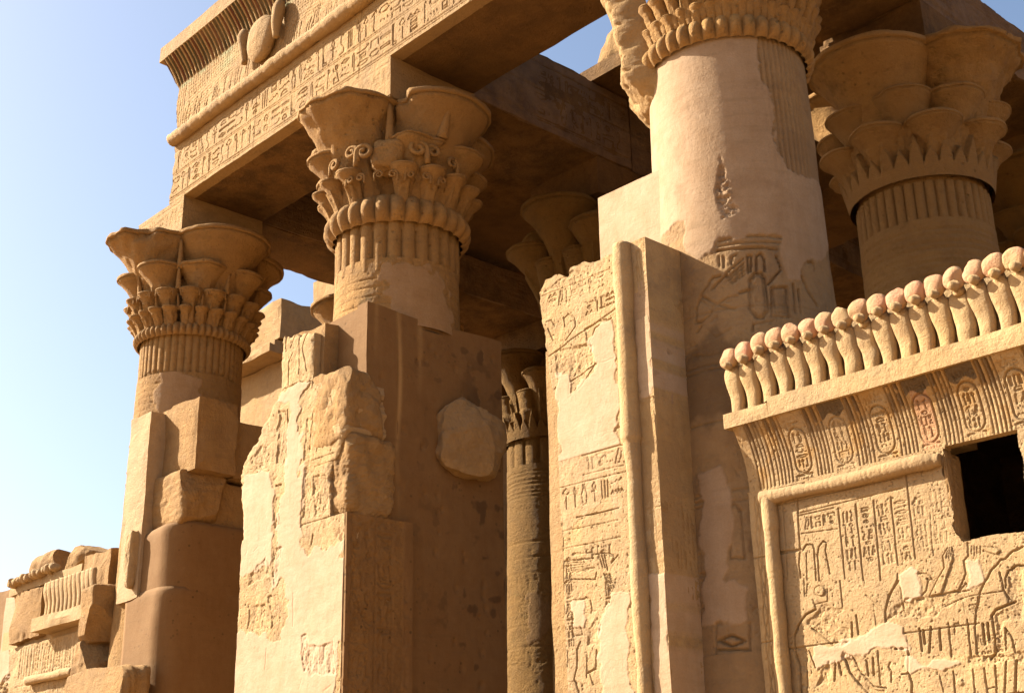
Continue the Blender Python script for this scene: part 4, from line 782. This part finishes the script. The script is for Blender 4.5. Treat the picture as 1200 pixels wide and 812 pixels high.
# narrow outer strip: lotus stems, patched with plaster
for q, (a, b) in enumerate(((5.9, 6.9), (3.75, 5.35))):
    s = rl.V[(rl.V > a) & (rl.V < b)][::8]
    for ph in (0, 1.6, 3.0): rl.line([(-7.57+.028*math.sin(v*5+ph), v) for v in s], .01, .014)
rl.plaster([(-7.66, 5.35), (-7.47, 5.35), (-7.47, 6.2), (-7.66, 6.15)], soft=.02); rl.plaster([(-7.66, 2.5), (-7.47, 2.5), (-7.47, 3.72), (-7.66, 3.72)], soft=.02)
rl.finish(.006, joints=([(-8.98, 4.74), (-7.5, 4.72)], [(-7.68, 4.33), (-7.48, 4.32)], [(-7.68, 5.35), (-7.48, 5.35)], [(-8.9, 6.1), (-7.5, 6.45)]))
Lx = np.interp(rl.V, [2.6, 5.31, 5.5, 5.62, 6.0, 6.84, 7.1], [-8.735, -8.735, -8.735, -8.76, -8.84, -8.94, -8.94])+fbm(rl.ny, 1, 20, 5, 4)[:, 0]*np.where(rl.V > 5.5, .018, .004)
topz = np.interp(rl.U, [-8.94, -8.84, -8.65, -8.53, -8.49, -8.23, -7.9, -7.78, -7.63, -7.47], [6.84, 6.94, 6.96, 6.9, 7.0, 6.95, 6.93, 7.03, 6.93, 6.98])+fbm(1, rl.nx, 20, 7, 4)[0]*.02
Xg = np.maximum(rl.U[None]+0*rl.H, Lx[:, None]); Zg = np.minimum(rl.V[:, None]+0*rl.H, topz[None])
keep = (rl.U[None, 1:] > Lx[1:, None]) & (rl.V[:-1, None] < topz[None, :-1])
P = np.stack([Xg, 8.85-rl.H, Zg], -1)
o = link('carved_face', grid_mesh('carved_face', P, keep, skirt=(0, .6, 0), patch=rl.patch), M_WALL, jc); o.location = off
rl = Relief(8.85, 9.5, 2.6, 7.0, .012, 82)
for yv in (8.96, 9.0, 9.07, 9.11, 9.18, 9.24): rl.line([(yv, 2.6), (yv, 4.9)], .013, .02)
rl.column(9.27, .16, 4.85, 2.7, .012, .016); rl.column(8.93, .12, 6.8, 6.3, .012, .014)
for yv in (9.0, 9.12): rl.line([(yv, 6.2), (yv+.01, 6.9)], .016, .014)
for yv in (9.08, 9.16): rl.line([(yv, 4.9), (yv, 5.4)], .016, .016)
rl.plaster([(8.8, 5.35), (9.2, 5.35), (9.16, 5.9), (9.0, 6.3), (8.8, 6.6)], soft=.02)
rl.finish(.008, joints=([(8.85, 6.45), (8.95, 6.2), (9.5, 6.05)], [(8.85, 4.92), (9.5, 4.9)], [(8.85, 5.38), (9.5, 5.36)], [(8.85, 3.78), (9.5, 3.76)]))
tz = np.interp(rl.U, [8.85, 8.9, 9.0, 9.1, 9.2, 9.5], [6.98, 6.93, 6.78, 6.66, 6.6, 6.55])+fbm(1, rl.nx, 8, 3, 3)[0]*.015
Zg = np.minimum(rl.V[:, None]+0*rl.H, tz[None]); keep = rl.V[:-1, None] < tz[None, :-1]
P = np.stack([-7.485+rl.H, rl.U[None]+0*rl.H, Zg], -1)
o = link('shaded_side', grid_mesh('shaded_side', P, keep, skirt=(-.3, 0, 0), patch=rl.patch), M_GOLD, jc); o.location = off
o = slab('jamb_core', -8.7, -7.52, 8.9, 9.5, 0, 6.5, M_GOLD, jc, 83, .006, .01, .15); o.location = off
o = slab('rear_rebate', -9.36, -8.7, 9.32, 9.9, 0, 6.45, M_GOLD, jc, 84, .012, .03, .06); o.location = off
zs = np.linspace(0, 6.97, 280)
rad = np.where(zs > 4.98, .098, .08)+.004*np.sin(zs*4)
bands = -.005*((np.abs((zs % .55)-.2) < .012) | (np.abs((zs % .55)-.26) < .012))[:, None]*(zs < 4.98)[:, None]*np.ones(18)
o = tube('torus', np.stack([-7.755+.004*np.sin(zs*2), 8.83+0*zs, zs], 1), rad, M_WALL, jc, 18, 8, .010, bands=bands); o.location = off
o = slab('plaster_block', -8.43, -7.32, 9.25, 10.1, 6.3, 7.88, M_WALL, None, 85, .006, .02, .06, 1.)
tag(o, 'smooth pale plaster block set against the thick column above the carved jamb', 'stone block')

K_ = .977
jc.location = (-8*K_, 8.9*K_, 1.6*(1-K_)); jc.scale = (K_,)*3
# ================================================================== screen wall with the row of cobras
sw = thing('screen_wall', 'carved screen wall topped by a complete row of cobras, square hole in its face', 'wall', (-5, 9.6, 0), 'low screen walls between the columns')
off = (5, -9.6, 0)
HX0, HX1, HZ0, HZ1 = -4.98, -4.37, 3.64, 4.40
bm = bmesh.new()
for b in ((-6.9, HX0-.45, 9.44, 10.0, -.2, 4.5), (HX1+.25, -2.0, 9.44, 10.0, -.2, 4.5), (HX0-.448, HX1+.248, 9.44, 10.0, -.2, HZ0-.15), (HX0-.018, HX1+.018, 9.42, 9.55, HZ1+.04, 4.95), (-6.88, HX0-.02, 9.46, 9.98, 4.5, 4.97), (HX1+.02, -2.0, 9.46, 9.98, 4.5, 4.97)): box_bm(bm, *b)
o = bm_obj('wall_core', bm, M_WALL, sw); o.location = off
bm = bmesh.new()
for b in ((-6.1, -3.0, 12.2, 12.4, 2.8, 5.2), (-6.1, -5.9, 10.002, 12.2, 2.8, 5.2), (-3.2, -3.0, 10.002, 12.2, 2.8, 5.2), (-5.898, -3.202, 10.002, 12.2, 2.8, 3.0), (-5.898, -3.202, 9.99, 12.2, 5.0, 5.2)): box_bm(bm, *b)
o = bm_obj('hole_dark_box', bm, M_BEAM, sw); o.location = off  # added closed box behind the hole, keeps the opening dark
rl = Relief(-6.93, -3.8, 2.5, 4.42, .0055, 91)
rl.traced(TR['screen'], .9)
cx = [-6.01, -5.845, -5.675, -5.51, -5.35, -5.19]
for a, b in zip(cx[:-1], cx[1:]): rl.column(a+.025, b-a-.05, 4.07, 3.6, .010, .012)
rl.column(-5.19+.02, .13, 4.1, 3.72, .010, .012)
rl.row(-6.36, -6.05, 3.99, .1, .010, .012)
rl.row(-5.15, -5.0, 3.85, .1, .010, .012); rl.row(-4.95, -4.75, 2.86, .07, .009, .01); rl.row(-4.95, -4.75, 2.75, .07, .009, .01); rl.row(-5.02, -4.9, 3.1, .12, .009, .01)
s = rl.V[::10]
for ph, w in ((0, .03), (2.1, .03), (4, .02)): rl.line([(-6.84+w*math.sin(v*9+ph), v) for v in s], .011, .014)
rl.line([(-6.925, 2.5), (-6.925, 4.4)], .02, .02); rl.line([(-6.77, 2.5), (-6.77, 4.3)], .012, .012)
rl.line([(-4.28, 3.6), (-3.3, 3.6)], .015, .015)
for x in (-4.2, -4.03, -3.86, -3.69, -3.5): rl.column(x, .12, 4.1, 3.7, .010, .012); rl.line([(x-.02, 4.1), (x-.02, 3.65)], .015, .018)
rl.finish(.003, joints=([(-6.93, 3.83), (-6.45, 3.82)], [(-5.35, 4.3), (-5.35, 4.12)], [(-6.7, 3.02), (-4.9, 3.02)], [(-6.93, 3.1), (-6.75, 3.1)]))
hl = np.interp(rl.V, [3.6, 3.66, 3.8, 3.95, 4.1, 4.25, 4.42], [-4.9, -4.95, -5.0, -4.98, -5.02, -5.03, -5.0])+fbm(rl.ny, 1, 12, 6, 3)[:, 0]*.02
hb = 3.645+.01*np.sin(rl.U*9)
cu, cv = (rl.U[1:]+rl.U[:-1])/2, (rl.V[1:]+rl.V[:-1])/2
hole = (cu[None] > (hl[1:, None])) & (cu[None] < HX1+.01*np.sin(cv[:, None]*20)) & (cv[:, None] > hb[None, 1:])
P = np.stack([rl.U[None]+0*rl.H, 9.4-rl.H, rl.V[:, None]+0*rl.H], -1)
o = link('carved_panel', grid_mesh('carved_panel', P, ~hole, skirt=(0, .12, 0), patch=rl.patch), M_WALL, sw); o.location = off
o = rock('hole_edge', (-5.0, 9.5, 3.98), (.035, .10, .40), M_ROCK, sw, 92, 5, .2, n=24, facets=3); o.location = off
# cavetto with cartouches
rl = Relief(-6.9, -3.8, 4.40, 4.985, .0055, 93)
cxs = [-6.3, -5.89, -5.49, -5.09, -4.69, -4.29, -3.89, -3.49]
for c in cxs: rl.cartouche(c, 4.665, .165, .385, .0105, .02); rl.row(c-.09, c+.09, 4.415, .05, .010, .01); rl.row(c-.08, c+.08, 4.885, .05, .01, .008)
for a in [c+.205 for c in cxs[:-1]]+[-6.5]:
    for q in (-2, -1, 0, 1, 2): rl.line([(a+q*.036, 4.42), (a+q*.036, 4.98)], .0115, .024)
for q in range(5): rl.line([(-6.62-.04*q, 4.42), (-6.62-.04*q, 4.98)], .011, .02)
rl.finish(.004)
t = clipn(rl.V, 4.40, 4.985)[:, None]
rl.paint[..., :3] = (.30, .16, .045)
top_tint = clipn(fbm(rl.ny, rl.nx, 30, 5, 4)+.9*t-.55, 0, .6)  # brown tint, stronger towards the top of the cavetto
rl.paint[..., 3] = np.clip(top_tint*.75, 0, .6)
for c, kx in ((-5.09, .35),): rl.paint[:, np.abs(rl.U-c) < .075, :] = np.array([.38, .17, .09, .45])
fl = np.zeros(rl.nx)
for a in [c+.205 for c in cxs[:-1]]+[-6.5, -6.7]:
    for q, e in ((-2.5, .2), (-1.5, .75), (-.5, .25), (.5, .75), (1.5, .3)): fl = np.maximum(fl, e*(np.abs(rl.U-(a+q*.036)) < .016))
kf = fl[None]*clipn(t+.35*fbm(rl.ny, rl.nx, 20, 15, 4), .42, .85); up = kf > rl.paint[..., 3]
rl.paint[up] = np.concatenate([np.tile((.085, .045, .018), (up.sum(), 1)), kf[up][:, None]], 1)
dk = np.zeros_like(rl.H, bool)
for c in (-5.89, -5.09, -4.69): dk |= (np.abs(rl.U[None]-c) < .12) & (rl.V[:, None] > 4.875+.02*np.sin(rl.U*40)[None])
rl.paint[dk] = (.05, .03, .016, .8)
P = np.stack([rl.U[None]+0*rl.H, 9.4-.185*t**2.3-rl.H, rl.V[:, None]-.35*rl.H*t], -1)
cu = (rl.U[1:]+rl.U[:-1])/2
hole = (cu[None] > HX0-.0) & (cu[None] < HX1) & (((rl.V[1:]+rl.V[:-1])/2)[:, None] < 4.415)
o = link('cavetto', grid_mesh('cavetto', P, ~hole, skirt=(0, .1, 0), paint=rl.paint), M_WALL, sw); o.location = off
o = slab('ledge', -6.98, -6.49, 9.195, 9.95, 4.985, 5.12, M_WALL, sw, 94, .004, .015, .04); o.location = off
o = slab('ledge', -6.485, -2.0, 9.185, 9.95, 4.982, 5.155, M_WALL, sw, 95, .005, .018, .05); o.location = off
# round moulding framing the panel
xs = np.linspace(-6.74, -5.02, 160); bnd = -.0035*(((xs % .19) < .012) | (np.abs((xs % .19)-.06) < .008))[:, None]*np.ones(16)
o = tube('torus', np.stack([xs, 9.36+.02*clipn(xs, -5.2, -5.02), 4.315-.004*np.sin(xs*5)], 1), .066-.022*clipn(xs, -5.14, -5.02)+.003*np.sin(xs*9), M_WALL, sw, 16, 9, .014, bands=bnd); o.location = off
xs = np.linspace(-4.22, -2.5, 80); o = tube('torus', np.stack([xs, 9.36+0*xs, 4.315+0*xs], 1), .066, M_WALL, sw, 16, 10, .007); o.location = off
zs = np.linspace(0, 4.32, 260); bnd = -.0035*(((zs % .36) < .014) | (np.abs((zs % .36)-.05) < .01))[:, None]*np.ones(16)
o = tube('torus', np.stack([-6.68+0*zs, 9.36+0*zs, zs], 1), .066, M_WALL, sw, 16, 11, .012, bands=bnd); o.location = off
# the cobras
def cobra(par, x, y, z0, seed, h=.605, disc=True, head=True, mat=M_WALL, broken=False):
    """one rearing cobra with its disc; returns the body"""
    t = np.linspace(0, 1, 22); zz = t*h*.70
    hw = np.interp(t, [0, .15, .35, .6, .8, .93, 1], [.062, .063, .073, .088, .094, .093, .078])
    hd = np.interp(t, [0, .3, .6, .85, 1], [.05, .05, .056, .056, .05])
    rr = random.Random(seed+9); h *= rr.uniform(.97, 1.03); xo = (.009+.006*rr.random())*np.sin(t*PI*1.3+.3)-.006; yo = -np.interp(t, [0, .4, .75, 1], [0, .0, .025, .03])
    th = np.linspace(0, 2*PI, 18, endpoint=False)
    sx = np.sign(np.cos(th))*np.abs(np.cos(th))**.8; sy = np.sign(np.sin(th))*np.abs(np.sin(th))**.8
    P = np.stack([x+xo[:, None]+hw[:, None]*sx, y+yo[:, None]+hd[:, None]*sy, z0+zz[:, None]+0*th], -1)
    P = P+np.stack([np.cos(th), np.sin(th), 0*th], -1)[None]*(n3(P, 12, seed, 3)*(.02 if broken else .006))[..., None]
    P = np.concatenate([P, P[-1:].mean(1, keepdims=True).repeat(18, 1)])
    paint = np.zeros(P.shape[:2]+(4,)); pk = random.Random(seed).random()
    paint[..., :3] = (.40, .19, .11); paint[..., 3] = clipn(n3(P, 7, seed+4, 2), .1, 1.2)*.35*pk
    b = link('uraeus', grid_mesh('uraeus', P, close_u=True, paint=paint), mat, par)
    if head:
        pts = [(x+.005, y-.03, z0+h*.68), (x+.005, y-.06, z0+h*.735), (x+.005, y-.11, z0+h*.755), (x+.005, y-.165, z0+h*.73)]
        tube('head', pts, np.array([.056, .055, .05, .03]), mat, b, 10, seed, .006)
    if disc:
        d = rock('sun_disc', (x+random.Random(seed).uniform(-.006, .006), y-.085, z0+h*.872), (.097, .058, .097), mat, b, seed, 2.2, .05, n=10, facets=2, flat=False)
        a = d.data.attributes['paint']; q = np.zeros((len(d.data.vertices), 4)); q[:, :3] = (.46, .22, .13); q[:, 3] = .5+.45*random.Random(seed+1).random()
        co = np.zeros(len(q)*3); d.data.vertices.foreach_get('co', co); q[:, 3] *= clipn(n3(co.reshape(-1, 3), 14, seed, 2), -1, .6)
        a.data.foreach_set('color', q.astype(np.float32).ravel())
    return b
for q in range(28):
    o = cobra(sw, -6.865+.174*q, 9.295, 5.12 if q < 2 else 5.15, 300+q, broken=q in (6, 7, 8, 13)); o.location = off
o = slab('cobra_backing', -6.93, -2.0, 9.345, 9.75, 5.12, 5.68, M_WALL, sw, 97, .008, .03, .06); o.location = off

K_ = .968
sw.location = (-5*K_, 9.6*K_, 1.6*(1-K_)); sw.scale = (K_,)*3
# ================================================================== ruined screen wall at the far left
lw = thing('screen_wall', 'ruined low screen wall at the far left with broken cobras and boulders on top', 'wall', (-21, 9.6, 0), 'low screen walls between the columns')
off = (21, -9.6, 0)
o = slab('wall_core', -23.2, -19.25, 9.46, 10.05, 0, 5.1, M_WALL, lw, 111, .01, .03, .15); o.location = off
rl = Relief(-23.25, -19.2, 2.9, 4.75, .016, 112)
for x in np.arange(-22.2, -19.6, .17): rl.line([(x, 3.0), (x, 4.05)], .018, .018); rl.column(x+.03, .11, 4.0, 3.0, .014, .014)
for x in np.arange(-22.2, -19.5, .1): rl.line([(x, 4.2), (x, 4.7)], .018, .018)
for c in (-21.6, -21.2, -20.8, -20.4, -20.0): rl.cartouche(c, 4.48, .17, .38, .014, .016)
rl.line([(-22.3, 4.08), (-19.3, 4.08)], .02, .02); rl.plaster([(-23.3, 4.2), (-22.6, 4.2), (-22.7, 4.8), (-23.3, 4.8)]); rl.rough([(-23.2, 3.0), (-22.6, 3.0), (-22.6, 4.3), (-23.2, 4.2)], .04, .01)
rl.finish(.012)
P = np.stack([rl.U[None]+0*rl.H, 9.4-rl.H, rl.V[:, None]+0*rl.H], -1)
o = link('carved_panel', grid_mesh('carved_panel', P, skirt=(0, .1, 0), patch=rl.patch), M_WALL, lw); o.location = off
o = slab('ledge', -21.35, -19.15, 9.14, 9.9, 4.86, 5.08, M_WALL, lw, 113, .008, .03, .05); o.location = off
o = slab('cobra_backing', -21.3, -19.9, 9.34, 9.8, 5.08, 5.66, M_WALL, lw, 114, .01, .03, .06); o.location = off
for q in range(12):
    o = cobra(lw, -21.08+.15*q, 9.27, 5.08, 400+q, h=.80, disc=False, head=False, broken=q < 1); o.location = off
o = slab('worn_block', -22.6, -21.38, 9.3, 9.95, 4.8, 5.66, M_ROCK, lw, 115, .035, .08, .05); o.location = off
o = slab('upper_course', -22.75, -20.0, 9.3, 9.95, 5.66, 5.80, M_WALL, lw, 117, .02, .05, .06); o.location = off
for q in range(11):
    o = rock('sun_disc', (-22.5+.16*q, 9.24+.01*(q%3), 5.84+.004*q), (.078-.012*(q%2), .10, .085-.01*(q%3)), M_WALL, lw, 420+q, 2.6, .10, n=10, facets=3); o.location = off
o = slab('corner_block', -19.9, -18.95, 9.25, 9.95, 5.1, 5.9, M_ROCK, lw, 118, .03, .09, .05); o.location = off
xs = np.linspace(-21.7, -20.05, 40); o = tube('torus', np.stack([xs, 9.34+0*xs, 4.13+0*xs], 1), .075, M_WALL, lw, 12, 12, .014); o.location = off
zs = np.linspace(3.2, 3.98, 20); o = tube('torus', np.stack([-22.25+0*zs, 9.34+0*zs, zs], 1), .075, M_WALL, lw, 12, 13, .014); o.location = off
zs = np.linspace(2.8, 3.95, 20); o = tube('torus', np.stack([-19.85+0*zs, 9.3+0*zs, zs], 1), .085, M_WALL, lw, 12, 14, .014); o.location = off
for nm, lab, c, s, sd, cuts in (
    ('boulder', 'left half of the cracked boulder on the ruined wall at the far left', (-22.05, 9.85, 5.98), (.68, .4, .38), 121, (((-1, 0, .8), .9),)),
    ('boulder', 'right half of the cracked boulder on the ruined wall, flat topped', (-20.95, 9.9, 6.0), (.52, .4, .33), 122, (((.6, 0, 1), .85),)),
    ('rubble_block', 'dark broken block on the end of the ruined wall beside the left column', (-18.85, 9.2, 4.82), (.30, .36, .42), 123, (((.9, -.5, -.8), .8), ((-1, -.4, .3), .8))),
    ('rubble_block', 'lower dark broken block under the projecting end of the ruined wall', (-18.95, 9.25, 4.12), (.26, .34, .34), 124, (((.9, -.5, .8), .75),)),
    ('rubble_block', 'big worn block at the foot of the left column, bottom of the photo', (-17.7, 8.72, 3.06), (.95, .25, .82), 125, ())):
    o = rock(nm, c, s, M_ROCK, None, sd, 9 if nm != 'boulder' else 3, .05 if nm != 'boulder' else .09, cuts=cuts, n=34, facets=8 if nm != 'boulder' else 5); tag(o, lab, 'boulder' if nm == 'boulder' else 'stone block')
o = slab('wall_pilaster', -19.25, -18.95, 9.36, 9.9, 0, 4.6, M_WALL, lw, 119, .01, .03, .08); o.location = off
o = slab('wall_block', -25.2, -23.35, 9.9, 10.9, 0, 6.1, M_PIER, None, 126, .012, .04, .12, .7)
tag(o, 'shaded end of wall at the very left edge of the photo', 'wall')
o = slab('wall_post', -23.35, -22.75, 9.5, 10.1, 0, 5.75, M_WALL, None, 127, .012, .05, .08, 1.)
tag(o, 'pale plastered post at the left end of the ruined low wall', 'post')

# ================================================================== plaster and blocks on the left column
def round_pier(name, x0, x1, y0, y1, z0, z1, rad, mat, parent, seed, lean=0.):
    pts = []
    for k in range(16): a = -PI/2+PI/2*k/15; pts.append((x1-rad+rad*math.cos(a), y0+rad+rad*math.sin(a)))
    ys = np.linspace(y0+rad, y1, 22)[1:]; pts += [(x1, v) for v in ys]
    xs = np.linspace(x0, x1-rad, 14)[:-1]; pts = [(v, y0) for v in xs]+pts
    pts = np.array([(x0, y1)]+pts)
    z = np.linspace(z0, z1, int((z1-z0)/.06)+2)
    top = np.clip((z1-z)/.10, 0, 1)**.5
    c = pts.mean(0)
    P = np.stack([np.broadcast_to(pts[None, :, 0], (len(z), len(pts))), np.broadcast_to(pts[None, :, 1], (len(z), len(pts))), z[:, None]+0*pts[None, :, 0]], -1).copy()
    P[..., :2] = c+(P[..., :2]-c)*(1-.06*(1-top))[:, None, None]
    P[..., 1] -= 0; P += n3(P, 2.5, seed, 3)[..., None]*.014
    P[..., 2] += lean*(P[..., 0]-x1)*clipn(z, z1-.7, z1)[:, None]
    P = np.concatenate([P, P[-1:].mean(1, keepdims=True).repeat(P.shape[1], 1)])
    return link(name, grid_mesh(name, P, close_u=True, patch=np.ones(P.shape[:2])), mat, parent)
pa = thing('pier', 'rounded brown plaster casing round the foot of the left column', 'pier', (-18, 10, 0))
for o in (round_pier('upper_casing', -17.86, -16.76, 9.10, 11.0, 4.6, 5.93, .36, M_PIER, pa, 131, .1), round_pier('lower_casing', -17.96, -16.755, 9.055, 11.0, 0, 4.98, .34, M_PIER, pa, 132)): o.location = (18, -10, 0)
o = slab('stone_strip', -18.22, -17.60, 9.05, 9.75, 4.9, 7.74, M_WALL, None, 133, .012, .04, .06, .4)
tag(o, 'tall narrow sunlit slab up the left edge of the left column', 'stone block')
o = rock('stone_shard', (-17.75, 9.02, 5.5), (.09, .1, .42), M_WALL, None, 138, 4, .08, n=18); tag(o, 'slim pale shard against the plaster at the foot of the left column', 'stone block')
o = slab('stone_block', -17.75, -16.64, 9.3, 10.0, 6.66, 7.8, M_ROCK, None, 134, .02, .06, .04); tag(o, 'upper squared block stuck in the left column, sunlit front face', 'stone block')
o = rock('stone_block', (-17.32, 9.6, 6.3), (.58, .40, .42), M_ROCK, None, 135, 9, .04, cuts=(((1, .2, -.9), 1.15), ((.9, .9, -.2), 1.1), ((1, -.1, .3), 1.05)), n=44, facets=3, grit=.012); tag(o, 'lower jagged block under the squared one on the left column', 'stone block')
o = rock('stone_block', (-17.1, 10.1, 6.12), (.24, .34, .5), M_ROCK, None, 136, 10, .04, n=36, facets=4, grit=.012); tag(o, 'dark shaded block low on the right side of the left column', 'stone block')
o = slab('stone_block', -17.4, -16.75, 10.02, 10.5, 6.64, 7.55, M_ROCK, None, 137, .02, .05, .06); tag(o, 'small shaded block behind the squared one on the left column', 'stone block')

# ================================================================== ruins seen between the left and middle columns
rw = thing('side_wall', 'ruined side wall of the hall seen in sun between the left and middle columns', 'wall', (-25.5, 16, 0))
off = (25.5, -16, 0)
o = slab('upper_course', -27.5, -24.52, 15.7, 18.2, 12.55, 13.55, M_GOLD, rw, 141, .02, .05, .12, top_wear=.15); o.location = off
o = slab('middle_course', -27.5, -24.6, 15.62, 18.2, 12.28, 12.54, M_GOLD, rw, 142, .02, .06, .12); o.location = off
o = slab('cornice', -27.6, -24.3, 15.3, 18.2, 12.08, 12.26, M_GOLD, rw, 143, .03, .08, .1); o.location = off
o = slab('lower_wall', -27.5, -24.3, 15.85, 26, 0, 12.07, M_GOLD, rw, 144, .02, .04, .25); o.location = off
o = slab('wall_block', -27.45, -25.4, 18.6, 20, 0, 15.7, M_GOLD, None, 145, .02, .06, .2); tag(o, 'farthest pale sunlit block behind the side wall, left of the middle column', 'wall')
